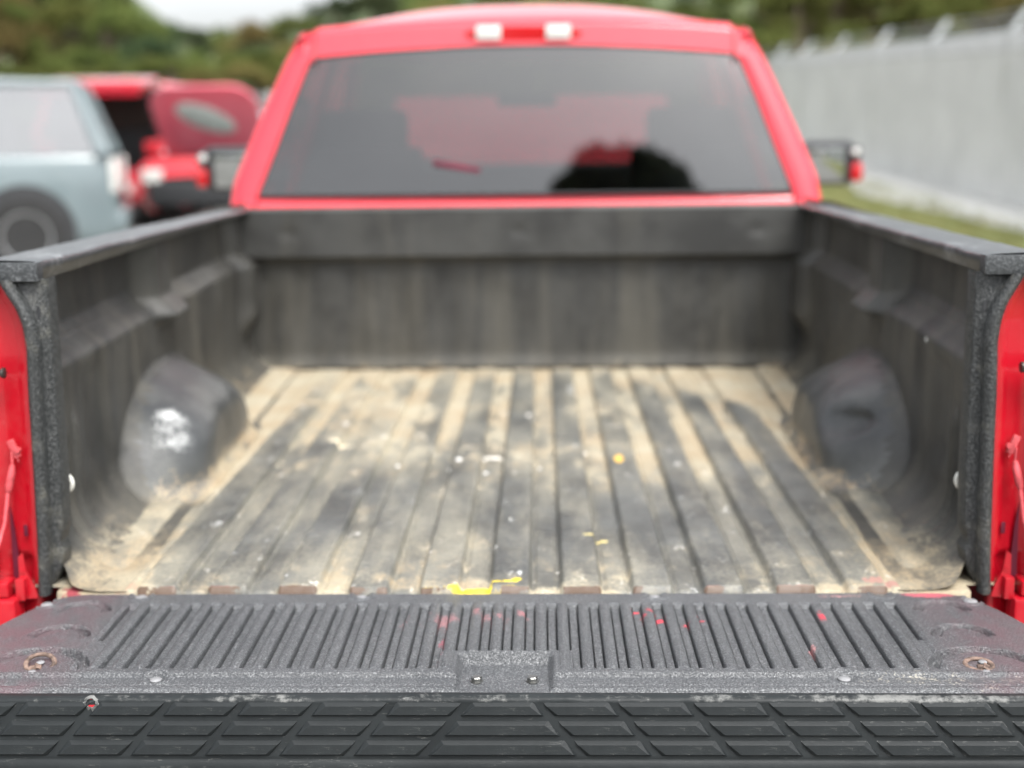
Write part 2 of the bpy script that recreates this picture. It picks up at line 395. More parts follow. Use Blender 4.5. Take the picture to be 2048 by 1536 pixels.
# grass blades
rng = np.random.default_rng(4); N = 26000
bx_ = rng.uniform(3.2, 4.95, N); by_ = 3+rng.uniform(0, 1, N)**1.4*34; bz_ = gz(bx_, by_)+.015
an = rng.uniform(0, 6.28, N); hh = rng.uniform(.04, .12, N); ww = .008
v = np.zeros((N, 3, 3)); v[:, 0] = np.stack([bx_-ww*np.cos(an), by_-ww*np.sin(an), bz_], -1); v[:, 1] = np.stack([bx_+ww*np.cos(an), by_+ww*np.sin(an), bz_], -1)
v[:, 2] = np.stack([bx_+rng.normal(0, .03, N), by_+rng.normal(0, .03, N), bz_+hh], -1)
me = bpy.data.meshes.new('grass'); me.vertices.add(N*3); me.vertices.foreach_set('co', v.astype(np.float32).ravel())
me.loops.add(N*3); me.loops.foreach_set('vertex_index', np.arange(N*3, dtype=np.int32)); me.polygons.add(N)
me.polygons.foreach_set('loop_start', np.arange(0, N*3, 3, dtype=np.int32)); me.polygons.foreach_set('loop_total', np.full(N, 3, np.int32)); me.update(calc_edges=True)
tag(link('grass', me, turf), 'yellow green grass growing along the foot of the fence', 'grass', kind='stuff')

# ------------------------------------------------------------------ the pickup truck
truck = empty('pickup_truck', (0, 0, 0))
tag(truck, 'red pickup truck in the foreground with black lined open bed and lowered tailgate', 'pickup truck')
LOC = (XC, 0, ZF)
def TP(x, y, z): return Vector((x, y, z))
# --- bed floor
tpf = lambda y: .04*y
BL = 2.07; PITCH = .1206
xl = np.unique(np.round(np.concatenate([np.arange(-.70, .7001, .0035), [-.86, -.80, -.75, .75, .80, .86]]), 5))
yl = np.unique(np.round(np.concatenate([np.arange(.0, .62, .005), np.arange(.62, BL+.05, .011)]), 5))
X, Y = np.meshgrid(xl, yl)
k = np.clip(np.round(X/PITCH), -5, 5); dX = np.abs(X-k*PITCH)
edge = .031+.0015*(fbm(Y*6, k*3.1, 11)-.5)
rib = ss(edge+.0055, edge-.001, dX)
rib = rib*ss(2.02, 1.97, Y)*ss(-.01, .0, Y-.004)
# ribs sag a little towards the worn rear end
nearsag = 1-.35*ss(.10, .0, Y)
Z = .0150*rib*nearsag-.004*np.exp(-((dX-edge-.0085)/.0035)**2)*(k < 6)
outer = ss(.685, .70, np.abs(X))*ss(.10, .16, Y)
Z += .010*outer
seam = ss(.0135, .009, np.abs(np.abs(X)-.648)); Z += .0035*seam
Z += .0035*(fbm(X*9, Y*5, 21)-.5)+.0022*(fbm(X*40, Y*22, 5)-.5)
Z += .006*(fbm(X*10+3, Y*16, 31)-.45)*ss(.12, .02, Y)+.0022*(fbm(X*7, Y*55, 131, 3)-.5)*ss(.9, .3, Y)+.0012*(fbm(X*30, Y*90, 132, 3)-.5)*ss(.6, .1, Y)
end = ss(.006, .0, Y); Z -= .022*end
XX = X+np.sign(X)*tpf(Y)*ss(.64, .72, np.abs(X))
valley = 1-rib
far = ss(.5, 1.15, Y); vfar = ss(.75, 1.5, Y)
band = fbm(X*1.7+8, Y*1.3, 61)
big_ = fbm(X*2.3+4, Y*1.1, 161, 5)
film = .13+.9*(fbm(X*7+3, Y*3.2, 261, 5)-.5)+.5*(fbm(X*22, Y*9, 271, 4)-.5)
perrib = .75+.5*vn(k*3.7+np.sign(X-k*PITCH)*.9, Y*1.6, 66)
dirt = film+valley*(.08+.60*far)*(.35+1.1*band)*perrib+rib*(-.16+.42*vfar*big_+.55*ss(.52, .66, big_)*ss(.3, .9, Y))
dirt += .30*ss(.20, .01, Y)*(valley*.5+1.0)*(.0+2.0*ss(.35, .7, fbm(X*9, Y*11, 81, 4)))
dirt += .50*ss(.60, .66, np.abs(X))*ss(.79, .70, np.abs(X))*(.5+fbm(X*3, Y*2.5, 91))*np.where(X < 0, 1, .75)
dirt += .35*ss(.70, .78, np.abs(X))*(.3+fbm(X*6, Y*4, 12))
dirt += .45*ss(1.72, 1.98, Y)*(.5+band)
dirt += .75*(fbm(X*3.1, Y*2.2, 44, 5)-.52)*ss(.03, .2, Y)+.35*(fbm(X*14, Y*4, 47)-.5)
dirt -= .18*ss(.25, .35, Y)*ss(.75, .5, Y)
worn = .0*X+.12+.40*np.clip(fbm(X*13, Y*5, 55)-.66, 0, 1)*3*ss(.6, 1.0, Y)+.1*ss(.1, .0, Y)
mark = np.zeros((*X.shape, 4)); mark[..., :3] = (.09, .055, .035)
def blob(ax, ay, sx, sy): return np.exp(-(((X-ax)/sx)**2+((Y-ay)/sy)**2)*.7)
ye = np.maximum.reduce([blob(-.062, .008, .036, .007), blob(-.012, .022, .028, .0035), blob(.012, .03, .008, .006)])*1.15; mark[..., 3] = ye; mark[ye > .02, :3] = (.72, .55, .03)
bb = (.35+1.1*vn(X*38, X*0, 9))*(Y < .006)*rib*(ye < .3); mark[bb > 0, :3] = (.09, .055, .035); mark[..., 3] = np.maximum(mark[..., 3], bb)
for (ax, ay, sx, sy, cc) in [(.235, .83, .012, .03, (.65, .4, .08)), (.156, .27, .028, .006, (.6, .5, .2)), (-.07, .90, .026, .012, (.66, .64, .58)), (-.16, .80, .006, .012, (.8, .79, .75)), (-.14, .83, .007, .012, (.8, .79, .75)), (-.073, .77, .007, .012, (.8, .79, .75)), (-.28, .84, .007, .014, (.8, .79, .75)),
                             (-.44, 1.02, .03, .016, (.66, .58, .42)), (.05, .80, .006, .01, (.7, .68, .62)), (.16, .95, .008, .012, (.7, .66, .6)), (.02, 1.3, .006, .015, (.7, .66, .6)),
                             (-.665, .02, .02, .02, (.34, .24, .17)), (.64, .03, .05, .012, (.30, .17, .14)), (-.74, .02, .04, .02, (.22, .03, .04))]:
    bb = blob(ax, ay, sx, sy)*.95; sel = bb > mark[..., 3]; mark[sel, :3] = cc; mark[..., 3] = np.maximum(mark[..., 3], bb)
XX = np.sign(XX)*np.minimum(np.abs(XX), np.where(Y < .035, .775, 2))
fl = link('bed_floor', grid_mesh('bed_floor', XX, Y, Z, dict(dirt=dirt, worn=worn, mark=mark)), floor_mat, truck, LOC, smooth='all')
# rusted lip below the floor end
mb = MB(); mb.box(-.66, .66, -.004, .006, -.05, -.020, .002); mb.build('sill_lip', rust, truck, LOC)

# --- bed sides
def side_surface(sg):
    ys = np.unique(np.round(np.concatenate([np.arange(.003, .6, .008), np.arange(.6, BL+.03, .014)]), 5))
    prof = []
    r_ = .11
    for i in range(4): prof.append((.655+.045*i/4, .0+.002, 0))
    for i in range(22):
        a = math.pi/2*i/21; prof.append((.70+r_*math.sin(a), r_*(1-math.cos(a))+.002, 1 if i else 0))
    for z in np.linspace(.13, .345, 24): prof.append((.81, z, 2))
    for i in range(1, 13): t = i/12; prof.append((.81+.042*(t*t*(3-2*t)), .345+.05*t, 3))
    for z in np.linspace(.405, .545, 16): prof.append((.852+.004*(z-.4)/.14, z, 4))
    p = np.array(prof); px = p[:, 0][None, :]; pz = p[:, 1][None, :]
    yy = ys[:, None]; PX = px+0*yy; PZ = pz+0*yy; YY = yy+0*px
    # inset column between the upper recesses
    colm = ss(.88, .91, YY)*ss(1.07, 1.03, YY)*ss(.325, .345, PZ)
    PX = PX-.050*colm
    # second recess front corner column, and a shallow bulge behind the wheel well
    colm2 = ss(1.86, 1.92, YY)*ss(.12, .2, PZ); PX = PX-.04*colm2
    low = ss(.10, .16, PZ)*ss(.345, .30, PZ)
    PX = PX+.010*low*ss(.50, .40, YY)*ss(.30, .36, YY)
    # vertical grooves near the tail that run round the fillet on to the floor
    zone = ss(.265, .235, PZ)
    for y0, lim in ((.150, .80), (.205, .80), (.262, .80)):
        bend = y0+.05*ss(.82, .69, PX-0)*ss(.12, .0, PZ)
        g = np.exp(-((YY-bend)/.011)**2)*zone*ss(.0, .006, PZ-.002)
        PX = PX-.012*g*ss(0, .04, PZ); PZ = PZ+.010*g*ss(.05, 0, PZ)
    # wheel well moulded out of the side
    cy, ry, rz = (.90, .36, .214) if sg < 0 else (.95, .345, .214)
    e = (np.abs(YY-cy)/ry)**2.2+(np.maximum(PZ, 0)/rz)**2.2
    m_ = np.clip((1.28-e)/.95, 0, 1); m_ = np.sin(m_*math.pi/2)
    xw = .648-.02*ss(.03, 0, PZ)+.05*ss(.10, .24, PZ)**1.3+.010*(fbm(YY*7, PZ*9, 8+int(sg))-.5)+.006*(fbm(YY*22, PZ*22, 18+int(sg))-.5)-.04*YY*0
    PX = np.where(PX > xw, PX+(xw-PX)*m_, PX)
    if sg > 0: PX = PX+.055*np.exp(-(((YY-.72)/.055)**2+((PZ-.125)/.028)**2))
    # first upper panel is set back
    PX = PX+.010*ss(.395, .41, PZ)*ss(.09, .12, YY)*ss(.88, .85, YY)
    PX = PX+.006*(fbm(YY*5, PZ*6, 3+int(sg))-.5)
    PX = np.minimum(PX, .797+.08*ss(.075, .13, YY))
    PX = PX+.04*YY
    dirt = .42*ss(.13, .0, PZ)*(.45+1.1*fbm(YY*5, PZ*12+sg, 17))
    dirt += .13*ss(.35, 1.6, YY)+.08*(fbm(YY*9, PZ*1.2, 19+int(sg))-.45)*2
    dirt += .10*colm
    dirt += .14*ss(.345, .39, PZ)*ss(.41, .39, PZ)
    dirt -= .06
    dirt += .42*ss(.06, .0, PZ)*ss(.45, .05, YY)*(.5+fbm(YY*8, PX*14, 23+int(sg)))
    if sg > 0: dirt += .07*ss(.37, .5, PZ)
    worn = -.1+0*YY
    dirt = dirt+m_*(.05-.12*ss(.05, .1, PZ)+.30*ss(.06, 0, PZ))*(YY < 1.2)
    if sg < 0:
        core = np.exp(-(((YY-.60)/.05)**2+((PZ-.105)/.045)**2))+.8*np.exp(-(((YY-.56)/.05)**2+((PZ-.165)/.016)**2))+.8*np.exp(-(((YY-.66)/.04)**2+((PZ-.16)/.02)**2))
        worn = worn+(.56*core+.60*fbm(YY*34+2, PZ*13, 6))*ss(.04, .12, PZ)*ss(.05, .5, m_)*ss(.95, .80, YY)  # scuffs, with the well's white highlight put into the colour too
    mark = np.zeros((*YY.shape, 4)); mark[..., :3] = (.8, .8, .76)
    if sg > 0: mark[..., 3] = np.exp(-(((YY-.513)/.007)**2+((PZ-.343)/.006)**2))*1.6
    YY = np.maximum(YY, .052*ss(.008, .035, PZ))
    wk = (m_ > .22) & (PZ < .30)
    at = dict(dirt=dirt, worn=worn, mark=mark)  # worn holds scuffs and the well's painted highlight
    return grid_mesh('bed_side', sg*PX, YY, PZ, at, flip=sg < 0, keep=~wk), grid_mesh('wheel_well', sg*PX, YY, PZ, at, flip=sg < 0, keep=wk)
for sg in (-1, 1):
    m1_, m2_ = side_surface(sg)
    link('bed_side', m1_, wall_mat, truck, LOC, smooth='all'); link('wheel_well', m2_, well_mat, truck, LOC, smooth='all')
    # bed rail cap: swept profile with a rolled inner lip
    pf = [(.776, .531), (.7745, .533), (.7730, .5445), (.7712, .546), (.7705, .5585), (.7725, .5625), (.777, .5645), (.80, .5655), (.83, .566), (.862, .5655), (.870, .5635), (.8745, .558), (.876, .50), (.865, .50), (.86, .53), (.80, .530), (.785, .530)]
    ys = np.unique(np.concatenate([np.linspace(.030, .1, 14), np.linspace(.1, 2.10, 210)]))
    pfa = np.array(pf+[pf[0]])
    PX = pfa[:, 0][None, :]+.046*ys[:, None]; PZ = pfa[:, 1][None, :]+0*ys[:, None]; YY = ys[:, None]+0*PX
    top = ss(.556, .5635, PZ)
    PZ = PZ-YY*(.007+.011*ss(.53, .565, PZ))
    PZ = PZ+(.0030*(fbm(YY*7, PX*14, 60+int(sg))-.5)+.0026*(fbm(YY*40, PX*40, 63)-.5))*top
    PX = PX-.003*(fbm(YY*9, PZ*10, 66+int(sg))-.5)-.0022*(fbm(YY*45, PZ*30, 67)-.5)*ss(.55, .56, PZ)
    link('bed_rail_cap', grid_mesh('bed_rail_cap', sg*PX, YY, PZ, flip=sg < 0), rail_mat, truck, LOC, smooth='all')
    # rear end of the rail: the lump that turns down over the post
    mb = MB(); mb.box(.7725, .874, .026, .055, .5305, .5625, .003, T(0, 0, 0) if sg > 0 else Matrix.Scale(-1, 4, (1, 0, 0))); mb.build('rail_end', rail_mat, truck, LOC)
    # post: flat strip facing the tail with a textured rolled bead beside it
    def mir(vs): return [(sg*a, b, c_) for a, b, c_ in vs]
    zs = np.linspace(-.012, .534, 60)
    inner = np.interp(zs, [-.012, .03, .1, .2, .52], [.835, .790, .772, .7675, .765])
    inner = np.where(zs < .07, .772+.03*((.07-zs)/.08)**2, inner)
    beadx = np.interp(zs, [-.02, .06, .2, .36, .42, .455, .485, .51, .54], [.806, .801, .7965, .793, .790, .793, .802, .816, .832])
    cross = [(-.30, .03), (-.30, -.002), (0, -.006), (1, -.004), (1.0, .05)]
    rows = []
    for z, a, b in zip(zs, inner, beadx):
        row = [(a, .085, z), (a-.0005, .046, z), (a+.0025, .042, z), (max(b-.0125, a+.004), .042, z)]
        for q in np.linspace(math.pi, 0, 9): row.append((b+.0115*math.cos(q), .034-.018*math.sin(q)**.8, z))
        row.append((b+.0125, .060, z)); rows.append(row)
    A = np.array(rows); A[:, :, 0] += .0012*(fbm(A[:, :, 2]*60, A[:, :, 0]*300, 90)-.5)
    link('bed_post_trim', grid_mesh('bed_post_trim', sg*A[:, :, 0], A[:, :, 1], A[:, :, 2], flip=sg > 0), trim_mat, truck, LOC, smooth='all')
    # small oval slot near the top of the post
    mb = MB(); mb.lathe([(.0005, 0), (.006, 0), (.006, .002), (.0005, .002)], 14, T(sg*.781, .0425, .478, R(90)) @ Matrix.Diagonal((.55, 1.7, 1, 1))); mb.build('post_slot', blackpl, truck, LOC)
    # red quarter panel: rear jamb plus outer skin, one mesh
    qp = empty('quarter_panel', LOC); qp.parent = truck
    zs = np.concatenate([np.linspace(-.30, -.03, 8), np.linspace(-.02, .528, 74)])
    bx2 = np.interp(zs, [-.3, -.02, .06, .2, .36, .42, .455, .485, .51, .54], [.82, .818, .813, .8085, .805, .802, .805, .814, .828, .844])
    rows = []
    for z, b in zip(zs, bx2):
        g = float(ss(.42, .47, z)); lip = .0
        row = [(b, .060, z), (b, .046, z), (b+.0018, .0435, z), (b+.012, .0445, z), (b+.020, .048+.0, z), (b+.026, .052, z),
               (b+.036, .052, z), (b+.042, .056, z), (.872, .056, z), (.882, .050, z), (.925, .045, z), (.945, .030, z)]
        rows.append(row)
    A = np.array(rows)
    # pressed fold low on the jamb
    d_ = ss(.055, .045, A[:, :, 2])*ss(.828, .835, A[:, :, 0])*ss(.875, .865, A[:, :, 0])*(A[:, :, 2] > -.03); A[:, :, 1] += .012*d_
    link('jamb', grid_mesh('jamb', sg*A[:, :, 0], A[:, :, 1], A[:, :, 2], flip=sg > 0), red, qp, smooth='all')
    ys = np.linspace(.03, 2.16, 60); pr = [(.876, .540), (.93, .530), (.96, .48), (.975, .35), (.985, .15), (.985, -.05), (.97, -.20), (.95, -.33)]
    pa = np.array(pr); PX = pa[:, 0][None, :]+.046*ys[:, None]*ss(1.0, .87, pa[:, 0][None, :]); PZ = pa[:, 1][None, :]-.012*ys[:, None]*(pa[:, 1][None, :] > .4); YY = ys[:, None]+0*PX
    arch = np.sqrt((YY-1.06)**2+((PZ+.45))**2); PZ = np.where(arch < .46, np.sqrt(np.maximum(.46**2-(YY-1.06)**2, 0))-.45, PZ)
    link('outer_skin', grid_mesh('outer_skin', sg*PX, YY, PZ, flip=sg < 0), red, qp, smooth='all')
    mb = MB(); mb.box(.883, .955, .006, .044, .02, .36, .01, Matrix.Scale(-1, 4, (1, 0, 0)) if sg < 0 else None); mb.build('tail_lamp', taill, qp)
    mb = MB(); mb.box(.862, .96, .010, .05, -.012, .013, .003, Matrix.Scale(-1, 4, (1, 0, 0)) if sg < 0 else None); mb.box(.848, .96, .0, .045, -.30, -.014, .006, Matrix.Scale(-1, 4, (1, 0, 0)) if sg < 0 else None); mb.build('lower_corner', red, qp)
    mb = MB(); mb.prism([(sg*.852, .0), (sg*.866, .0), (sg*.862, .14), (sg*.857, .10)], .047, .051); mb.build('dark_gap', darkred, qp)
    # striker bolt
    A_ = T(sg*.838, .022, .379, 0, R(90)*sg, 0)
    mb = MB(); mb.lathe([(.0062, 0), (.0092, .001), (.0092, .005), (.0058, .007), (.0058, .024), (.0075, .026), (.0120, .027), (.0155, .034), (.0155, .05)], 18, A_); mb.build('striker_bolt', darksteel, qp)
    # cable, its bracket and ferrule
    mb = MB(); mb.box(-.006, .006, -.004, .002, -.016, .016, .001, T(sg*.842, .040, .245, 0, R(22)*sg, 0)); mb.lathe([(.005, 0), (.005, .008)], 6, T(sg*.834, .040, .243, R(90)))
    mb.tube([(sg*.846, .036, .240), (sg*.845, .034, .205)], .0022, 6); mb.tube([(sg*.839, .037, .236), (sg*.836, .039, .222)], .0015, 6); mb.build('cable_bracket', pinkm, qp)
    mb = MB(); mb.tube([(sg*.845, .034, .218), (sg*.8465, .032, .205), (sg*.852, .028, .180), (sg*.8535, .027, .172)], [.004, .0065, .0068, .0045], 10)
    mb.tube([(sg*.8535, .027, .174), (sg*.860, .018, .12), (sg*.870, -.02, .06), (sg*.885, -.12, .01), (sg*.885, -.22, -.005)], .0034, 8); mb.build('tailgate_cable', pinkm, qp)
    # embossed slot, small tabs
    mb = MB(); mb.box(-.0035, .0035, -.001, .001, -.010, .010, .0008, T(sg*.836, .0435, .098)); mb.build('drain_slot', darkred, qp)
    mb = MB(); mb.prism([(sg*(.818+a), b) for a, b in ((0, -.02), (.032, -.022), (.030, .055), (.022, .062), (.018, .028), (.006, .002))], .030, .034)
    mb.box(.846-.010, .846+.006, .016, .032, -.020, .018, .002, Matrix.Scale(-1, 4, (1, 0, 0)) if sg < 0 else None); mb.lathe([(.0045, 0), (.0045, .004)], 8, T(sg*.843, .032, .03, R(90)))
    mb.build('hinge_bracket', red, qp)
    # tie-down hook inside the post
    mb = MB(); mb.torus(.0155, .0042, 16, 8, T(sg*.790, .115, .163, R(90), 0, R(14)*sg), R(90) if sg < 0 else R(90), (R(-90) if sg < 0 else R(270)))
    h = mb.build('tie_down_hook', hookm, truck, LOC)
    mb = MB(); mb.box(.785, .812, .095, .135, .140, .186, .003, Matrix.Scale(-1, 4, (1, 0, 0)) if sg < 0 else None); mb.build('hook_mount', blackpl, truck, LOC)

# --- bulkhead
xs = np.linspace(-.90, .90, 260); zs = np.concatenate([np.linspace(-.003, .36, 44), [.364, .366, .368, .372, .378], np.linspace(.39, .50, 14), [.51, .518, .524, .527, .528, .528]])
X, Z = np.meshgrid(xs, zs)
Yb = BL+.02-.003*ss(.1, .9, .5+.5*np.cos(X*2*math.pi/.15+2*fbm(X*2, X*0, 5)))*ss(.34, .30, Z)-.05*ss(.0, .0, Z)
Yb = Yb-.045*ss(.362, .372, Z)+.010*ss(.06, 0, Z)*-1
for cx in (-.745, -.012, .735): Yb = Yb+.004*np.exp(-(((X-cx)/.026)**2+((Z-.45)/.018)**2))
Yb[-3:] += np.array([.012, .03, .07])[:, None]
Yb = Yb+.003*(fbm(X*6, Z*6, 3)-.5)
dirt = .62*ss(.11, .0, Z)**1.5*(.3+fbm(X*7, Z*9, 3))+.05*fbm(X*14, Z*1.3, 6)*ss(.37, .3, Z)-.10-.30*ss(.36, .38, Z)
z4 = np.zeros((*X.shape, 4))
link('bulkhead', grid_mesh('bulkhead', X, Yb, Z, dict(dirt=dirt, worn=X*0-.1, mark=z4)), wall_mat, truck, LOC, smooth='all')
mb = MB(); mb.box(-.92, .92, BL+.075, BL+.10, .0, .52, .004); mb.build('front_wall_back', red, truck, LOC)

# --- tailgate
tg = empty('tailgate', LOC); tg.parent = truck
def gate_half(y):          # half width of the liner at y (negative = towards the camera)
    return np.interp(y, [-.40, -.30, -.2, -.142, -.08, -.045, -.02, -.008, .0], [.868, .853, .832, .817, .795, .778, .760, .735, .70])
CH = [i for i in range(-18, 19)]
p_ = .0347; XLc = []
for i in CH:
    c0 = (i)*p_; hw = .0083
    XLc += [c0+q_ for q_ in (-.0112, -.0096, -.0088, -.0083, -.0081, -.0062, -.0059, -.004, 0, .004, .0059, .0062, .0081, .0083, .0088, .0096, .0112)]+[c0+p_/2]
xn = np.unique(np.round(np.concatenate([XLc, np.arange(.618, .88, .0018), -np.arange(.618, .88, .0018), np.arange(-.13, .13, .004)]), 5))
yn = np.unique(np.round(np.concatenate([np.arange(-.052, .0, .002), np.arange(-.402, -.05, .0016)]), 5))
X, Y = np.meshgrid(xn, yn)
i_ = np.round(X/p_); d_ = np.abs(X-i_*p_)
ch = ss(.0089, .0082, d_); added_slot = ss(.0083, .0081, d_)*ss(.0059, .0062, d_)  # crev: slots added beside the channel walls so their edges read dark
ai = np.abs(i_)
yend = np.where(ai >= 18, -.205, np.where(np.abs(X) < .10, -.243, -.308)); 
ystart = -.046
chm = (ai <= 18)*ch*ss(yend-.0012, yend+.0012, Y)*ss(ystart+.000, ystart-.014, Y)
hw = np.where(ai >= 18, .6, 1.0)
Z = -.0080*chm*np.where(ai >= 18, .9, 1)-.014*added_slot*(chm > .5)
# slightly crowned bars between the channels
inz = ss(-.315, -.30, Y)*ss(-.045, -.06, Y)*(ai <= 18)
Z += .0036*inz*(np.cos(np.clip((np.abs(d_)-p_/2)/.0085, -1, 1)*math.pi/2)-.3)*(1-ch)
# latch recess
rx_ = np.abs(X+.001); rec = ss(.0735, .062, rx_)*ss(-.243-.003, -.262, Y); Z = np.where(rec > 0, Z*(1-ss(0, .3, rec)), Z)-.017*rec
# rolled double lip along the near edge
Z += (-.0065*ss(-.322, -.328, Y)-.002*ss(-.349, -.353, Y)+.0055*ss(-.354, -.362, Y)-.006*ss(-.368, -.380, Y))*(1-rec*.9)
Z += rec*ss(-.36, -.372, Y)*.010*(1-ss(-.374, -.38, Y))
# arcs at both ends
arcs = [(.702, -.085, .040, .0068), (.702, -.190, .042, .0068), (.697, -.315, .076, .0075)]
for s_ in (-1, 1):
    for (ax, ay, rr, dd) in arcs:
        R_ = np.hypot(X-s_*ax, (Y-ay)); ang = np.arctan2(Y-ay, X-s_*ax)
        am = ss(.02, .22, ang)*ss(math.pi-.02, math.pi-.22, ang)
        if rr > .05: am = ss(.10, .25, ang)*ss(math.pi-.10, math.pi-.25, ang)
        Z -= .0150*ss(dd+.0012, dd-.0008, np.abs(R_-rr))*am
        Z -= (.0015 if rr < .05 else .0022)*ss(rr, rr-.006, R_)*(Y > ay-.01 if rr < .05 else (Y > -.322))
# button seats
for (ax, ay) in ((-.505, -.334), (.486, -.331), (-.625, -.012), (-.250, -.012), (.243, -.014), (-.772, -.050), (.760, -.040), (.62, -.012)):
    R_ = np.hypot(X-ax, (Y-ay)); Z += .0022*ss(.024, .020, R_)*ss(.014, .017, R_)-.002*ss(.014, .011, R_)
GH = gate_half(Y)
out = np.abs(X)-GH
Z -= .018*ss(-.006, .004, out)
Z -= .006*ss(-.006, .0, Y)
Z += .0016*(fbm(X*8, Y*8, 14)-.5)+.0006*(fbm(X*60, Y*60, 15)-.5)
XX = np.sign(X)*np.minimum(np.abs(X), GH+.002)
# tailgate dips a little at its outer ends
dirt = .12*ss(.15, .7, X)+.16*np.exp(-((X-.66)/.10)**2)+.12*ss(-.31, -.33, Y)*ss(.1, .5, np.abs(X))+.05*fbm(X*5, Y*9, 4)
dirt += .18*(X > .5)*np.exp(-((Y+.335)/.02)**2)+.16*ss(-.01, .008, out)*(X > 0)+.15*ss(-.045, -.01, Y)*(X > .5)
dirt += .12*np.exp(-(((X+.70)/.07)**2+((Y+.32)/.012)**2))
dirt -= .06
pur = ss(.60, .72, np.abs(X))*(X < 0)+.8*ss(.62, .72, X)
mark = np.zeros((*X.shape, 4)); mark[..., :3] = (.55, .07, .09)
def B(ax, ay, sx, sy, a, cc=None):
    bb = a*np.exp(-(((X-ax)/sx)**2+((Y-ay)/sy)**2)); s2 = bb > mark[..., 3]; mark[..., 3] = np.maximum(mark[..., 3], bb)
    if cc is not None: mark[s2, :3] = cc
B(.232, -.085, .012, .008, .8, (.45, .03, .05)); B(.218, -.102, .010, .008, .8, (.45, .03, .05)); B(.243, -.110, .010, .012, .9, (.7, .03, .06)); B(.205, -.075, .01, .005, .8, (.7, .03, .06))
B(.50, -.115, .006, .03, .85, (.6, .03, .06)); B(.46, -.235, .008, .03, .62, (.45, .2, .2)); B(.28, -.13, .012, .01, .6); B(.31, -.11, .01, .004, .9, (.6, .05, .08))
B(-.02, -.10, .05, .035, .52, (.36, .14, .15)); B(-.105, -.12, .06, .04, .5, (.32, .14, .15)); B(-.055, -.09, .012, .02, .62, (.38, .14, .15)); B(-.10, -.22, .01, .08, .5, (.3, .05, .08)); B(.02, -.10, .02, .02, .6, (.36, .14, .15)); B(-.165, -.13, .02, .03, .5, (.32, .14, .15))
B(.70, -.014, .06, .012, 1.0, (.50, .10, .13)); B(.55, -.02, .05, .01, .6, (.4, .2, .2)); B(-.70, -.01, .03, .006, .4, (.3, .1, .1))
link('tailgate_liner', grid_mesh('tailgate_liner', XX, Y, Z, dict(dirt=dirt, purple=pur, mark=mark)), gate_mat, tg, smooth='all')
# painted steel shell of the tailgate under the liner
mb = MB(); out_ = []
yy = [.0, -.008, -.02, -.045, -.08, -.142, -.2, -.30, -.40]
left = [(-float(gate_half(y))-.006, y) for y in yy]; right = [(-a, b) for a, b in left][::-1]
poly = left+right; n = len(poly)
mb.add([(a, b, -.034) for a, b in poly]+[(a, b, -.060) for a, b in poly], [tuple(range(n)), tuple(range(n, 2*n))[::-1]]+[(i, (i+1) % n, n+(i+1) % n, n+i) for i in range(n)])
mb.build('tailgate_shell', red, tg, smooth=False)
# cap along the top edge of the gate (its face looks at the camera)
xs = np.unique(np.concatenate([np.linspace(-.87, .87, 700)]))
pf = np.array([(-.380, -.0115), (-.3815, -.0072), (-.385, -.0042), (-.391, -.0026), (-.3975, -.0022), (-.4020, -.0034), (-.4048, -.0056), (-.4054, -.0085), (-.4060, -.012), (-.410, -.028), (-.414, -.044), (-.418, -.060), (-.422, -.078), (-.4236, -.0825), (-.4232, -.0842), (-.4255, -.0855), (-.428, -.096), (-.431, -.112), (-.430, -.128), (-.40, -.13)])
X = xs[None, :]+0*pf[:, 0][:, None]; Y = pf[:, 0][:, None]+0*X; Z = pf[:, 1][:, None]+0*X
tt = np.arange(len(pf))[:, None]+0*X
wv = (fbm(X*26, X*0+2, 5)-.5)*.0032+(fbm(X*90, X*0+2, 6)-.5)*.0018+(fbm(X*4, X*0, 9)-.5)*.002
lipz = np.exp(-((tt-5.5)/1.6)**2); Z = Z+wv*lipz*1.0; Y = Y-np.abs(wv)*lipz*.6
Z = Z+.002*np.exp(-(X/.45)**2)*ss(6, 2, tt)-.0022*ss(-.2, .1, X)*ss(.5, .2, X)*ss(3, 0, tt)
dirt = .22*ss(2, 4, tt)*ss(8, 6.5, tt)+.42*ss(.2, .55, X)*(fbm(X*14, Z*60, 7)-.25)*ss(9, 10, tt)+.3*(fbm(X*6, Z*30, 17)-.5)+.10*fbm(X*3, Z*5, 8)-.10  # mask pales the top rim, the right side and random patches
link('edge_cap', grid_mesh('edge_cap', X, Y, Z, dict(dirt=dirt), flip=False), cap_mat, tg, smooth='all')
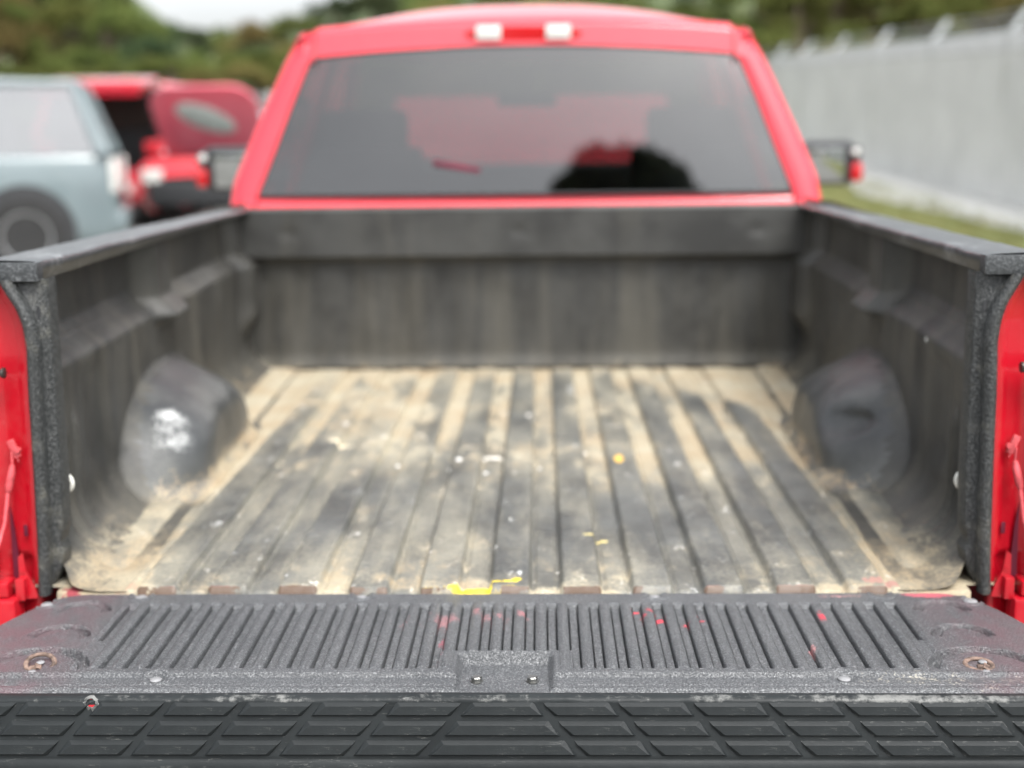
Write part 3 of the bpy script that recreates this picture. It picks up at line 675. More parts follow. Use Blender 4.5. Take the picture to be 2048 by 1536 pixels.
# raised tread blocks on the cap face
def face(x, z, h=0.0):     # a point on the cap face at height z, lifted by h along its outward normal
    y = -.4046+.25*(z+.0065)-.0; nrm = Vector((0, -.970, .2425)); return Vector((x, y, z))+nrm*h
rows = [(-.0072, -.0265), (-.0325, -.0530), (-.0583, -.0790)]
cent = -.0017; blk_cache = {}
def tread(corners):
    v0 = [face(x, z, -.0004) for x, z in corners]; cxm = sum(p[0] for p in corners)/4; czm = sum(p[1] for p in corners)/4
    ins = []
    for x, z in corners:
        ins.append(face(x-math.copysign(.0052, x-cxm), z-(.0052 if z > czm else -.0022), .0046))
    return v0, ins
def sl(z): return (-.0072-z)*.845
for (z0, z1) in rows:
    a0, a1 = .0426+sl(z0), .0426+sl(z1)
    for j in range(-8, 9):
        s_ = -1 if j < 0 else 1; q = abs(j)
        if q == 0: cs = [(cent-a0, z0), (cent+a0, z0), (cent+a1, z1), (cent-a1, z1)]
        else:
            b0 = a0+.0125+(q-1)*.1036; b1 = a1+.0125+(q-1)*.1036
            cs = [(cent+s_*b0, z0), (cent+s_*(b0+.0911), z0), (cent+s_*(b1+.0911), z1), (cent+s_*b1, z1)]
        v0, v1 = tread(cs); c0 = sum(v0, Vector())/4
        mb = MB(); mb.add([p-c0 for p in v0+v1], [(4, 5, 6, 7), (0, 1, 5, 4), (1, 2, 6, 5), (2, 3, 7, 6), (3, 0, 4, 7)])
        me = mb.mesh('tread_block'); 
        at = me.attributes.new('dirt', 'FLOAT', 'POINT'); at.data.foreach_set('value', [(.10 if i < 4 else -.06)+.10*max(0, min(1, (c0.x-.2)*3)) for i in range(8)])
        bo = link('tread_block', me, cap_mat, tg, c0); md = bo.modifiers.new('b', 'BEVEL'); md.width = .0004; md.segments = 1; md.limit_method = 'ANGLE'
# chipped hole in the cap with the red gate showing
hc = face(-.5745, -.0085, 0)
random.seed(3)
mb = MB(); n = 26
ring0 = []; ring1 = []; ring2 = []
for i in range(n):
    a = 2*math.pi*i/n; rr = 1+random.uniform(-.18, .25)*(1.2 if math.sin(a) < 0 else .4)
    ring0.append(face(hc.x+.0062*math.cos(a), hc.z+.0055*math.sin(a), -.0030)); ring1.append(face(hc.x+.0066*rr*math.cos(a), hc.z+.0058*rr*math.sin(a), .0028+random.uniform(-.0008, .0012)))
    ring2.append(face(hc.x+.0105*rr*math.cos(a), hc.z+.0095*rr*math.sin(a), .0003))
mb.add([tuple(p) for p in ring0+ring1+ring2], [(i, (i+1) % n, n+(i+1) % n, n+i) for i in range(n)]+[(n+i, n+(i+1) % n, 2*n+(i+1) % n, 2*n+i) for i in range(n)])
me = mb.mesh('torn_rim'); at = me.attributes.new('dirt', 'FLOAT', 'POINT'); at.data.foreach_set('value', [.25]*len(me.vertices))
link('torn_rim', me, cap_mat, tg, (0, 0, 0), True)
mb = MB(); mb.add([tuple(p+Vector((0, -.0032, 0))) for p in ring0], [tuple(range(n))]); mb.build('red_chip', red, tg, smooth=False)
# rivets
for (ax, ay, az, rr) in ((-.505, -.334, -.0075, .0085), (.486, -.331, -.0075, .009), (-.625, -.012, -.004, .0105), (-.250, -.012, -.004, .009), (.243, -.014, -.004, .009), (-.772, -.050, -.002, .010), (.760, -.040, -.002, .011)):
    mb = MB(); mb.lathe([(rr, 0), (rr, .0012), (rr*.8, .0026), (rr*.35, .0032)], 18, T(0, 0, 0)); mb.build('rivet', rivm, tg, (ax, ay, az))
# hex bolts in the latch recess
for ax in (-.0415, .0395):
    mb = MB(); mb.lathe([(.0095, 0), (.0095, .0015), (.0072, .0016), (.0078, .002), (.0078, .0065), (.0066, .0078), (.001, .0078)], 6, T(0, 0, 0, 0, 0, R(12))); mb.build('hex_bolt', steel, tg, (ax, -.318, -.0165), smooth=False)
# rusty tie-down rings
for s_, yaw, tilt, rw in ((-1, 28, 26, .0175), (1, -20, 8, .0165)):
    c0 = Vector((s_*.693, -.305, -.006))
    mb = MB(); mb.torus(rw, .0032, 28, 10, T(*(c0+Vector((.004*-s_, .012, .007 if s_ < 0 else .004))), R(tilt), 0, R(yaw)) @ Matrix.Diagonal((1.15, 1, 1, 1)))
    mb.build('tie_down_ring', rust, tg)
    mb = MB(); mb.box(-.013, .013, -.009, .009, 0, .0012, .0004, T(c0.x, c0.y-.004, c0.z+.0005, 0, 0, R(yaw*.5))); mb.torus(.0062, .0022, 14, 8, T(c0.x, c0.y+.003, c0.z+.001, R(90), R(90), R(yaw)) @ Matrix.Diagonal((1, 1, 4.5, 1)), 0, math.pi)
    mb.box(-.009, .009, -.0055, .0055, .0015, .0068, .002, T(c0.x, c0.y+.003, c0.z, 0, 0, R(yaw*.5))); mb.build('ring_bracket', rust, tg)
    for (ox, oy, oz) in ((0, -.010, .0022), (.003, .016, .006)):
        mb = MB(); mb.lathe([(.0062, 0), (.0062, .001), (.0045, .0026), (.001, .003)], 14); mb.build('ring_rivet', rivm, tg, (c0.x+ox, c0.y+oy, c0.z+oz))

# ------------------------------------------------------------------ cab
cab = empty('cab', LOC); cab.parent = truck
def cab_sec(y):     # half widths and heights of the greenhouse at y
    t = (y-2.27)/.17
    return t
# rear face of the cab: rows from belt to the roof edge, window opening left free
def rear_pt(z):     # y of the leaning rear face
    return 2.255+.30*(z-.50)
def halfw(z):       # outer half width of the cab at z
    return float(np.interp(z, [-.5, .3, .50, .60, .75, .90, 1.0, 1.06, 1.10, 1.125], [1.0, 1.01, 1.0, .985, .925, .86, .815, .78, .745, .70]))
def winw(z): return float(np.interp(z, [.50, .556, .70, .85, .97, 1.01], [.912, .900, .845, .790, .742, .715]))
# pillar loops: build as a grid from the window edge round the corner to the side
for s_ in (-1, 1):
    zz = np.linspace(.40, 1.075, 50); rows = []
    for z in zz:
        wi = winw(z) if z < .985 else winw(.985); wo = halfw(z); y0 = rear_pt(z)
        row = [(wi-.006, y0+.030), (wi-.004, y0+.006), (wi+.004, y0), (wi+.03, y0-.001)]
        for q in np.linspace(0, math.pi/2, 8): row.append((wo-.045+.045*math.sin(q), y0+.045-.045*math.cos(q)))
        row += [(wo+.002, y0+.12), (wo+.003, y0+.25)]
        rows.append([(a, b, z) for a, b in row])
    A = np.array(rows); link('rear_pillar', grid_mesh('rear_pillar', s_*A[:, :, 0], A[:, :, 1], A[:, :, 2], flip=s_ > 0), cabred, cab, smooth='all')
# header above the window
xs = np.linspace(-.705, .705, 60); zt = np.linspace(0, 1, 14)
Xh, Th = np.meshgrid(xs, zt); bot = 1.044-.034*(np.abs(Xh)/.72)**2.2; topz = 1.140-.028*(np.abs(Xh)/.72)**2.4
Zh = bot+(topz-bot)*Th; Yh = 2.255+.30*(Zh-.50)-.004+.05*ss(.75, 1.0, Th)**2
link('roof_header', grid_mesh('roof_header', Xh, Yh, Zh), cabred, cab, smooth='all')
# corner pieces between header and pillar
for s_ in (-1, 1):
    rows = []
    for t in np.linspace(0, 1, 16):
        a = .7115; z = 1.0+.108*t
        rows.append([(a, 2.255+.30*(z-.5)-.003+.05*float(ss(.75, 1, t))**2, z*1.0-.002), ] + [(a+(halfw(min(z, 1.12))-a)*q, 2.255+.30*(z-.5)-.003+.07*q**3+.05*float(ss(.75, 1, t))**2, z-.018*q**2) for q in np.linspace(.1, 1, 9)])
    A = np.array(rows); link('roof_corner', grid_mesh('roof_corner', s_*A[:, :, 0], A[:, :, 1], A[:, :, 2], flip=s_ < 0), cabred, cab, smooth='all')
    mb = MB(); mb.tube([(s_*.7083, rear_pt(.985)-.004, .985), (s_*.7083, rear_pt(1.05)-.005, 1.05), (s_*.7083, rear_pt(1.09)+.03, 1.094), (s_*.70, 2.50, 1.115), (s_*.70, 2.9, 1.15)], .0036, 6); mb.build('roof_joint', blackpl, cab)
for s_ in (-1, 1):
    mb = MB(); mb.lathe([(math.cos(a)*1, math.sin(a)) for a in np.linspace(-1.5, 1.5, 13)], 20, Matrix.Translation((s_*.742, 2.535, 1.053)) @ Matrix.Diagonal((.052, .115, .052, 1))); mb.build('roof_corner_cap', cabred, cab, smooth='all')
# roof skin
xs = np.linspace(-1, 1, 50); ys = np.linspace(0, 1, 30); U, V = np.meshgrid(xs, ys)
Yr = 2.475+V*1.45; hwr = .705-.02*V; zc = 1.136+.135*np.sin(np.clip(V*.62+.0, 0, 1)*math.pi)**.9; zc = zc-.03*V**3
Zr = zc-(.030+.05*np.sin(np.clip(V, 0, 1)*math.pi))*np.abs(U)**2.6; Xr = U*hwr
link('roof', grid_mesh('roof', Xr, Yr, Zr), cabred, cab, smooth='all')
for s_ in (-1, 1):
    A = [[(s_*(.70), y, 1.098+.02*math.sin(v*math.pi)), (s_*.74, y, 1.098+.015*math.sin(v*math.pi)), (s_*.775, y, 1.075), (s_*.80, y, 1.03)] for v, y in zip(np.linspace(0, 1, 20), np.linspace(2.45, 3.95, 20))]
    A = np.array(A); link('roof_side_rail', grid_mesh('roof_side_rail', A[:, :, 0], A[:, :, 1], A[:, :, 2], flip=s_ < 0), cabred, cab, smooth='all')
# lower back of the cab
zz = np.linspace(-.45, .553, 16); xs = np.linspace(-.90, .90, 40); X, Z = np.meshgrid(xs, zz)
Yl = 2.255+.30*(np.maximum(Z, .5)-.50)-.004+.028*ss(.545, .553, Z)
link('cab_back_panel', grid_mesh('cab_back_panel', X, Yl, Z), cabred, cab, smooth='all')
# rear window, slightly bowed, with its black gasket
rows = []
for t in np.linspace(0, 1, 16):
    row = []
    for q in np.linspace(-1, 1, 33):
        zt_ = 1.043-.036*abs(q)**2.2; z = .553+(zt_-.553)*t; wq = winw(min(z, 1.0)); cr_ = 1-.012*abs(q)**20*(abs(2*t-1)**12)
        row.append((q*wq*cr_, rear_pt(z)+.010-.010*(1-q*q), z))
    rows.append(row)
A = np.array(rows); rw = link('rear_window', grid_mesh('rear_window', A[:, :, 0], A[:, :, 1], A[:, :, 2]), tint, cab, smooth='all')
loop = [A[0, i] for i in range(33)]+[A[j, -1] for j in range(16)]+[A[-1, i] for i in range(32, -1, -1)]+[A[j, 0] for j in range(15, -1, -1)]
mb = MB(); mb.tube([tuple(p) for p in loop], .0055, 6); mb.build('window_gasket', blackpl, cab)
# added maroon strip, stands in for a dark reflection in the glass
mb = MB(); mb.box(-.080, .080, -.0015, .0015, -.009, .009, .0008, T(-.225, rear_pt(.645)-.003, .645, R(-17), R(10), 0)); mb.build('reflection_strip', maroon, cab)
# brake lamp
def oval(cx, cz, hw_, hh_, y, n=32, e=.5):
    return [(cx+hw_*math.copysign(abs(math.cos(a))**e, math.cos(a)), y, cz+hh_*math.copysign(abs(math.sin(a))**.9, math.sin(a))) for a in [2*math.pi*i/n for i in range(n)]]
cy_ = rear_pt(1.083)
o0 = oval(0, 1.083, .200, .026, cy_-.002); o1 = oval(0, 1.083, .196, .022, cy_-.014)
mb = MB(); mb.add(o0+o1, [tuple(range(32, 64))[::-1]]+[(i, (i+1) % 32, 32+(i+1) % 32, 32+i) for i in range(32)]); bl = mb.build('brake_lamp', taill, cab, smooth=False)
for ax in (-.118, .118):
    mb = MB(); mb.box(ax-.043, ax+.043, cy_-.022, cy_-.002, 1.062, 1.112, .008, None); mb.build('cargo_lamp', lampw, cab)
# side glass, doors, front
for s_ in (-1, 1):
    rows = []
    for y in np.linspace(2.36, 4.55, 24):
        b = 1.0; rows.append([(s_*(1.0), y, -.50), (s_*1.03, y, -.1), (s_*1.03, y, .30), (s_*1.0, y, .50)])
    A = np.array(rows); link('door', grid_mesh('door', A[:, :, 0], A[:, :, 1], A[:, :, 2], flip=s_ < 0), red, cab, smooth='all')
    mb = MB(); mb.add([(s_*.985, 2.55, .52), (s_*.985, 4.5, .52), (s_*.80, 4.0, 1.03), (s_*.80, 2.62, 1.03)], [(0, 1, 2, 3)]); mb.build('side_window', clearg, cab, smooth=False)
    mb = MB(); mb.tube([(s_*.985, 4.62, .50), (s_*.79, 3.92, 1.06)], .03, 8); mb.build('door_pillar', red, cab)
    mb = MB(); mb.tube([(s_*.99, 3.35, .5), (s_*.80, 3.35, 1.06)], .03, 8); mb.build('door_pillar', red, cab)
    # mirror
    mm = empty('side_mirror', LOC); mm.parent = truck
    mb = MB(); mb.box(1.17, 1.395, 3.50, 3.60, .515, .705, .035, Matrix.Scale(-1, 4, (1, 0, 0)) if s_ < 0 else None); mb.tube([(s_*1.0, 3.62, .56), (s_*1.2, 3.56, .58)], .028, 8); mb.build('mirror_housing', blackpl, mm)
    mb = MB(); mb.box(-.078, .078, -.003, .003, -.075, .070, .003, T(s_*1.268, 3.490, .605, R(5))); mb.build('mirror_glass', mirrm, mm)
    mb = MB(); mb.box(1.375, 1.425, 3.47, 3.58, .530, .615, .022, Matrix.Scale(-1, 4, (1, 0, 0)) if s_ < 0 else None); mb.build('mirror_lamp', taill, mm)
    mb = MB(); mb.box(1.365, 1.42, 3.485, 3.58, .61, .685, .02, Matrix.Scale(-1, 4, (1, 0, 0)) if s_ < 0 else None); mb.build('mirror_trim', blackpl, mm)
    mb = MB(); mb.lathe([(.018, 0), (.012, .010), (.001, .012)], 12, T(s_*1.392, 3.484, .655, R(90))); mb.build('mirror_marker', lampw, mm)
mb = MB(); mb.add([(-.93, 4.62, .50), (.93, 4.62, .50), (.74, 3.95, 1.06), (-.74, 3.95, 1.06)], [(0, 1, 2, 3)]); mb.build('windshield', clearg, cab, smooth=False)
mb = MB(); mb.box(-.93, .93, 4.05, 4.35, .20, .60, .06); mb.build('dashboard', greypl, cab)
mb = MB(); mb.box(-.95, .95, 2.4, 4.6, -.42, -.36); mb.build('cab_floor', greypl, cab)
mb = MB(); mb.box(-.68, .68, 2.5, 3.9, 1.07, 1.085, .004); mb.build('headliner', cream, cab)
for s_ in (-1, 1):
    st = empty('front_seat', LOC); st.parent = truck
    mb = MB(); mb.box(-.27, .27, -.07, .07, -.02, .66, .06, T(s_*.70, 3.30, .05, R(-10))); mb.build('backrest', seatm, st)
    mb = MB(); mb.box(-.20, .20, -.05, .05, .0, .17, .04, T(s_*.70, 3.42, .68, R(-6))); mb.build('headrest', seatm, st)
    mb = MB(); mb.box(-.26, .26, 3.25, 3.8, -.12, .08, .05, T(s_*.68, 0, 0)); mb.build('seat', seatm, st)
mb = MB(); mb.box(-.135, .135, 3.92, 3.95, .865, .925, .012, T(-.005, 0, 0)); mb.tube([(0, 3.94, .92), (0, 3.97, 1.04)], .01, 8); mb.build('rear_view_mirror', blackpl, cab)
mb = MB(); mb.torus(.19, .016, 26, 8, T(-.45, 3.95, .45, R(65))); mb.build('steering_wheel', blackpl, cab)
# front clip and raised hood
mb = MB(); mb.box(-1.0, 1.0, 4.62, 5.75, -.45, .20, .06); mb.build('front_body', red, truck, LOC)
mb = MB(); mb.box(-.80, .80, -.0, 1.15, -.02, .02, .015, T(0, 4.72, .42, R(27))); mb.build('hood', cabred, truck, LOC)
mb = MB(); mb.box(-.85, .85, 4.75, 5.65, .15, .24, .02); mb.build('engine_cover', blackpl, truck, LOC)
# bumper and chassis, underside
mb = MB(); mb.box(-.95, .95, -.20, -.02, -.52, -.32, .03); mb.build('rear_bumper', chrome, truck, LOC)
mb = MB(); mb.box(-.50, -.40, .05, 5.5, -.42, -.28); mb.box(.40, .50, .05, 5.5, -.42, -.28); mb.box(-.8, .8, .1, 2.1, -.12, -.03); mb.build('chassis', blackpl, truck, LOC)
def wheel(parent, x, y, rad, wd, s_, zc=None):
    z = rad if zc is None else zc
    Mx = T(x, y, z, 0, R(90)*s_, 0)
    wh = empty('wheel', (0, 0, 0)); wh.parent = parent
    mb = MB(); mb.lathe([(rad*.62, -wd*.45), (rad*.93, -wd*.5), (rad, -wd*.36), (rad, wd*.36), (rad*.93, wd*.5), (rad*.62, wd*.45)], 28, Mx); mb.build('tyre', rubber, wh)
    mb = MB(); mb.lathe([(rad*.60, wd*.2), (rad*.63, wd*.47), (rad*.58, wd*.46), (rad*.52, wd*.30), (rad*.18, wd*.34), (rad*.14, wd*.42), (.005, wd*.42)], 28, Mx)
    for q in range(6):
        a = 2*math.pi*q/6; mb.box(rad*.12, rad*.58, -rad*.06, rad*.06, wd*.30, wd*.42, 0, Mx @ Matrix.Rotation(a, 4, 'Z'))
    mb.build('rim', rimm, wh); return wh
for (xx_, yy_) in ((-.86, 1.06), (.86, 1.06), (-.86, 4.95), (.86, 4.95)):
    wheel(truck, xx_+XC, yy_, .41, .27, 1 if xx_ > 0 else -1)

# ------------------------------------------------------------------ background vehicles
def car(name, label, cat, loc, rz, paint, L_=4.7, W_=1.88, H_=1.75, kind='suv', hood=0, hatch=0, wheelr=.36, inside=simple('dim tan lining', (.16, .14, .12), .9), hlen=1.0, hoodm=None, glassm=None, tailm=None):
    gm_ = glassm or clearg
    rt = empty(name, (loc[0], loc[1], gzf(loc[0], loc[1])), rz); tag(rt, label, cat)
    hw_ = W_/2; g = .22
    hoodz = .62*H_; belt = .60*H_
    # stations along y, rear at 0: (y, half width, bottom, belt/top of lower body)
    ysn = [0, .06, .3, 1.0, 2.2, 3.2, 3.55, 4.2, L_-.15, L_]
    bw = [.86, .94, .985, 1, 1, 1, .99, .97, .90, .78]; tz = [belt*.96, belt, belt, belt, belt*.99, belt*.98, hoodz*.95, hoodz*.92, hoodz*.84, hoodz*.70]
    if kind == 'suv': pass
    rows = []
    for y, b, t in zip(ysn, bw, tz):
        x = hw_*b; fl_ = .10 if (y in (0, L_)) else 0
        rows.append([(-x*.80, y, g+.02+fl_), (-x*.97, y, g+.06+fl_), (-x, y, g+.30), (-x*1.0, y, t*.8), (-x*.965, y, t-.03), (-x*.93, y, t), (0, y, t+.025), (x*.93, y, t), (x*.965, y, t-.03), (x*1.0, y, t*.8), (x, y, g+.30), (x*.97, y, g+.06+fl_), (x*.80, y, g+.02+fl_)])
    A = np.array(rows)
    # drop the top of the lower body where the cabin and cargo space are
    A2 = A.copy()
    lo = link('body', grid_mesh('body', A[:, :, 0], A[:, :, 1], A[:, :, 2]), paint, rt, smooth='all')
    lo.data.materials.append(paint)
    md = lo.modifiers.new('s', 'SUBSURF'); md.levels = 1; md.render_levels = 2
    # delete roof-deck faces of the lower body over the cabin so that the inside is open
    bm = bmesh.new(); bm.from_mesh(lo.data)
    dl = [f_ for f_ in bm.faces if f_.calc_center_median().y < 3.2 and abs(f_.calc_center_median().x) < hw_*.55 and f_.calc_center_median().z > belt*.9]
    if hood: dl += [f_ for f_ in bm.faces if 3.5 < f_.calc_center_median().y < L_-.3 and abs(f_.calc_center_median().x) < hw_*.7 and f_.calc_center_median().z > .5*H_]
    bmesh.ops.delete(bm, geom=list(set(dl)), context='FACES')
    f_e = [e for e in bm.edges if e.is_boundary and all(abs(v.co.y) < .001 for v in e.verts)]
    bm.to_mesh(lo.data); bm.free()
    # end panels
    if not hatch:
        mb = MB(); mb.box(-hw_*.84, hw_*.84, .0, .05, g+.12, belt*.97, .03); mb.build('rear_panel', paint, rt)
    else:
        mb = MB(); mb.box(-hw_*.86, hw_*.86, .0, .06, g+.12, .78, .03)
        for s_ in (-1, 1): mb.box(min(s_*hw_*.66, s_*hw_*.88), max(s_*hw_*.66, s_*hw_*.88), .0, .08, .7, belt*1.0, .03)
        mb.build('rear_panel', paint, rt)
        mb = MB(); mb.box(-hw_*.64, hw_*.64, .1, 2.3, .60, .70, .01); mb.box(-hw_*.64, hw_*.64, 1.25, 1.42, .70, 1.30, .04); mb.box(-hw_*.66, -hw_*.62, .1, 1.3, .7, 1.1); mb.box(hw_*.62, hw_*.66, .1, 1.3, .7, 1.1); mb.build('cargo_bay', blackpl, rt)
        mb = MB(); mb.box(-hw_*.74, hw_*.74, 1.50, 1.56, .70, H_*.95, .02); mb.build('cargo_lining', inside, rt)
        for s_ in (-1, 1):
            mb = MB(); mb.box(min(s_*hw_*.72, s_*hw_*.80), max(s_*hw_*.72, s_*hw_*.80), .25, 1.5, .7, H_*.93, .02); mb.build('side_lining', greypl, rt)
    mb = MB(); mb.box(-hw_*.74, hw_*.74, L_-.06, L_, g+.12, hoodz*.68, .03); mb.build('grille', blackpl, rt)
    # greenhouse: roof plus pillars, windows as separate panes
    ry0, ry1 = (.35, 2.75); rwid = hw_*.76; bwid = hw_*.94; yb0, yb1 = .08, 3.45
    if kind == 'pickup': ry0, yb0 = 1.7, 1.5
    xs = np.linspace(-1, 1, 15); ys = np.linspace(0, 1, 12); U, V = np.meshgrid(xs, ys)
    link('roof', grid_mesh('roof', U*rwid, ry0+V*(ry1-ry0), H_-.04-.05*np.abs(U)**3+.035*np.sin(V*math.pi)), paint, rt, smooth='all')
    for s_ in (-1, 1):
        mb = MB(); zr = H_-.085
        mb.tube([(s_*bwid, yb0+.02, belt), (s_*rwid, ry0, zr)], [.07, .05], 8); mb.tube([(s_*bwid, yb1, belt*.98), (s_*rwid, ry1, zr)], .035, 8)
        mb.tube([(s_*rwid, ry0, zr), (s_*rwid, ry1, zr)], .04, 8); mb.tube([(s_*bwid, 1.15, belt), (s_*rwid, 1.2, zr)], .03, 8); mb.tube([(s_*bwid, 2.15, belt), (s_*rwid, 2.15, zr)], .03, 8)
        mb.build('pillar_frame', paint, rt)
    zr = H_-.09
    for s_ in (-1, 1):
        for (a, b, c0, d0) in ((yb0+.1, 1.12, ry0+.05, 1.17), (1.19, 2.12, 1.23, 2.12), (2.18, yb1-.05, 2.18, ry1-.02)):
            if kind == 'pickup' and a < 1.1: continue
            mb = MB(); mb.add([(s_*bwid*.99, a, belt), (s_*bwid*.99, b, belt), (s_*rwid, d0, zr), (s_*rwid, c0, zr)], [(0, 1, 2, 3)]); mb.build('side_window', gm_, rt, smooth=False)
    mb = MB(); mb.add([(-bwid*.95, yb1, belt), (bwid*.95, yb1, belt), (rwid*.95, ry1, zr), (-rwid*.95, ry1, zr)], [(0, 1, 2, 3)]); mb.build('windshield', gm_, rt, smooth=False)
    if not hatch:
        mb = MB(); mb.add([(-bwid*.95, yb0, belt), (bwid*.95, yb0, belt), (rwid*.95, ry0, zr), (-rwid*.95, ry0, zr)], [(0, 1, 2, 3)]); mb.build('rear_window', gm_, rt, smooth=False)
    else:
        ht = MB(); ht.box(-hw_*.70, hw_*.70, -.95, 0, -.03, .03, .025, T(0, ry0, H_-.01, R(-hatch))); ht.box(-hw_*.70, hw_*.70, -1.03, -.88, -.08, .10, .045, T(0, ry0, H_-.01, R(-hatch))); ht.build('liftgate', paint, rt)
        mb = MB(); mb.box(-hw_*.55, hw_*.55, -.55, -.1, -.045, -.032, 0, T(0, ry0, H_-.01, R(-hatch))); mb.build('liftgate_window', gm_, rt)
        for s_ in (-1, 1):
            mb = MB(); mb.tube([(s_*hw_*.66, .12, belt+.1), (s_*hw_*.62, ry0-.55, H_-.05)], .012, 6); mb.build('gas_strut', blackpl, rt)
    for k_ in range(2):
        for s_ in (-1, 1):
            mb = MB(); mb.box(-.25, .25, -.06, .06, 0, .62, .05, T(s_*.40, 1.5+k_*.95, .65, R(-10))); mb.build('seat', seatm, rt)
    if hood:
        w_h = hw_*.80; rc = .28; pl = [(-w_h, 0), (w_h, 0)]+[(w_h-rc+rc*math.cos(a), hlen-rc+rc*math.sin(a)) for a in np.linspace(0, math.pi/2, 8)]+[(-w_h+rc-rc*math.sin(a), hlen-rc+rc*math.cos(a)) for a in np.linspace(0, math.pi/2, 8)]
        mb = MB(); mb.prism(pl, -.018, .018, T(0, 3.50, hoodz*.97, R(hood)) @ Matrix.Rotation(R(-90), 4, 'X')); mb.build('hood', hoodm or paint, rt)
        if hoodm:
            mb = MB(); mb.lathe([(.01, -.035), (.9, -.035), (1, -.026), (1, -.019)], 24, T(.02, 3.50, hoodz*.97, R(hood)) @ Matrix.Translation((0, .55, 0)) @ Matrix.Rotation(R(28), 4, 'Z') @ Matrix.Diagonal((.36, .17, 1, 1))); mb.build('hood_reflection', hood_reflm, rt)  # made-up oval patch, a sky reflection painted on the raised hood
        mb = MB(); mb.box(-hw_*.66, hw_*.66, 3.55, L_-.3, .55, hoodz*.85, .05); mb.box(-.25, .25, 3.7, 4.2, hoodz*.8, hoodz*.92, .04); mb.build('engine', greypl, rt)
    for s_ in (-1, 1):
        mb = MB(); mb.box(min(s_*hw_*.66, s_*hw_*.93), max(s_*hw_*.66, s_*hw_*.93), -.02, .06, belt*.68, belt*.97, .02); mb.build('tail_lamp', tailm or taill, rt)
        mb = MB(); mb.box(min(s_*hw_*.52, s_*hw_*.82), max(s_*hw_*.52, s_*hw_*.82), L_-.10, L_-.0, hoodz*.62, hoodz*.80, .03); mb.build('headlight', lampw, rt)
        mb = MB(); mb.box(min(s_*(hw_+.02), s_*(hw_+.20)), max(s_*(hw_+.02), s_*(hw_+.20)), 3.15, 3.25, belt, belt+.15, .03); mb.build('side_mirror', paint, rt)
    for y in (.85, L_-.90):
        for s_ in (-1, 1): wheel(rt, s_*(hw_-.085), y, wheelr, .23, s_)
        mb = MB(); mb.box(-hw_+.25, hw_-.25, y-.06, y+.06, wheelr-.05, wheelr+.05); mb.build('axle', blackpl, rt)
    # dark wheel arches
    for y in (.85, L_-.90):
        for s_ in (-1, 1):
            mb = MB(); mb.lathe([(wheelr*1.22, 0), (wheelr*1.22, .012), (wheelr*.9, .014)], 24, T(s_*(hw_*.985), y, wheelr+.03, 0, R(90)*s_, 0)); mb.build('wheel_arch', blackpl, rt)
    mb = MB(); mb.box(-hw_*.9, hw_*.9, -.08, .08, .40, .60, .04); mb.build('rear_bumper', paint if not hatch else paint, rt)
    if hatch:
        mb = MB(); mb.box(-.36, .36, -.12, -.08, .47, .60, .015); mb.build('bumper_plate', lampw, rt)
    return rt
def world_at(px, z_, ):      # x on the ground for a picture column at depth z_ (used only to note where each car stands)
    return (px-1080)*z_/2560+.046
car('suv', 'pale silver blue vehicle parked side on at the left edge of the lot', 'car', (-4.27, 11.2), R(105), pale, 4.6, 1.9, 1.90, wheelr=.38, glassm=glass('bright reflecting car glass', (.45, .5, .5), 2.8), tailm=lampw)
car('suv', 'red vehicle seen from behind with its liftgate open and cargo space showing', 'car', (-5.50, 14.4), R(2), red2, 4.7, 1.9, 1.92, hatch=-9)
car('hatchback', 'red car with its hood raised between the open liftgate and truck cab', 'car', (-3.68, 16.9), R(178), red, 4.4, 1.56, 1.5, hood=50, hoodm=hood_sheen)
car('suv', 'black vehicle parked farthest back beyond the red cars', 'car', (-6.75, 27.0), R(5), blackp, 4.8, 1.9, 1.75)

# ------------------------------------------------------------------ fence
fm = NM('grey fence fabric'); n1 = fm.noise(.8, 5, .6); n2 = fm.noise(14, 4, .7)
wv_ = fm.n('ShaderNodeTexWave', bands_direction='Y'); wv_.inputs['Scale'].default_value = 2.6; wv_.inputs['Distortion'].default_value = .4; fm.l(fm.coord(), wv_.inputs[0])
c = fm.mix(fm.step(n1, .3, .7), (.54, .55, .53), (.66, .67, .645)); c = fm.mix(fm.math('MULTIPLY', fm.step(n2, .4, .7), .25), c, (.36, .37, .36)); c = fm.mix(fm.math('MULTIPLY', wv_.outputs['Fac'], .12), c, (.5, .5, .48))
fm.set(Base_Color=c, Roughness=.85, Normal=fm.bump(wv_.outputs['Fac'], .01)); fabric = fm.m
galv = simple('galvanised steel', (.40, .42, .42), .6, .1, .5, .12, 6)
palef = simple('pale top band', (.60, .61, .61), .8, 0, .3, .1, 6)
fence = empty('fence', (5.6, 0, 0)); tag(fence, 'tall grey screened security fence with angled barbed wire arms along the right side', 'fence')
FH = 2.0; posts = [-13.88+3.06*i for i in range(0, 19)]
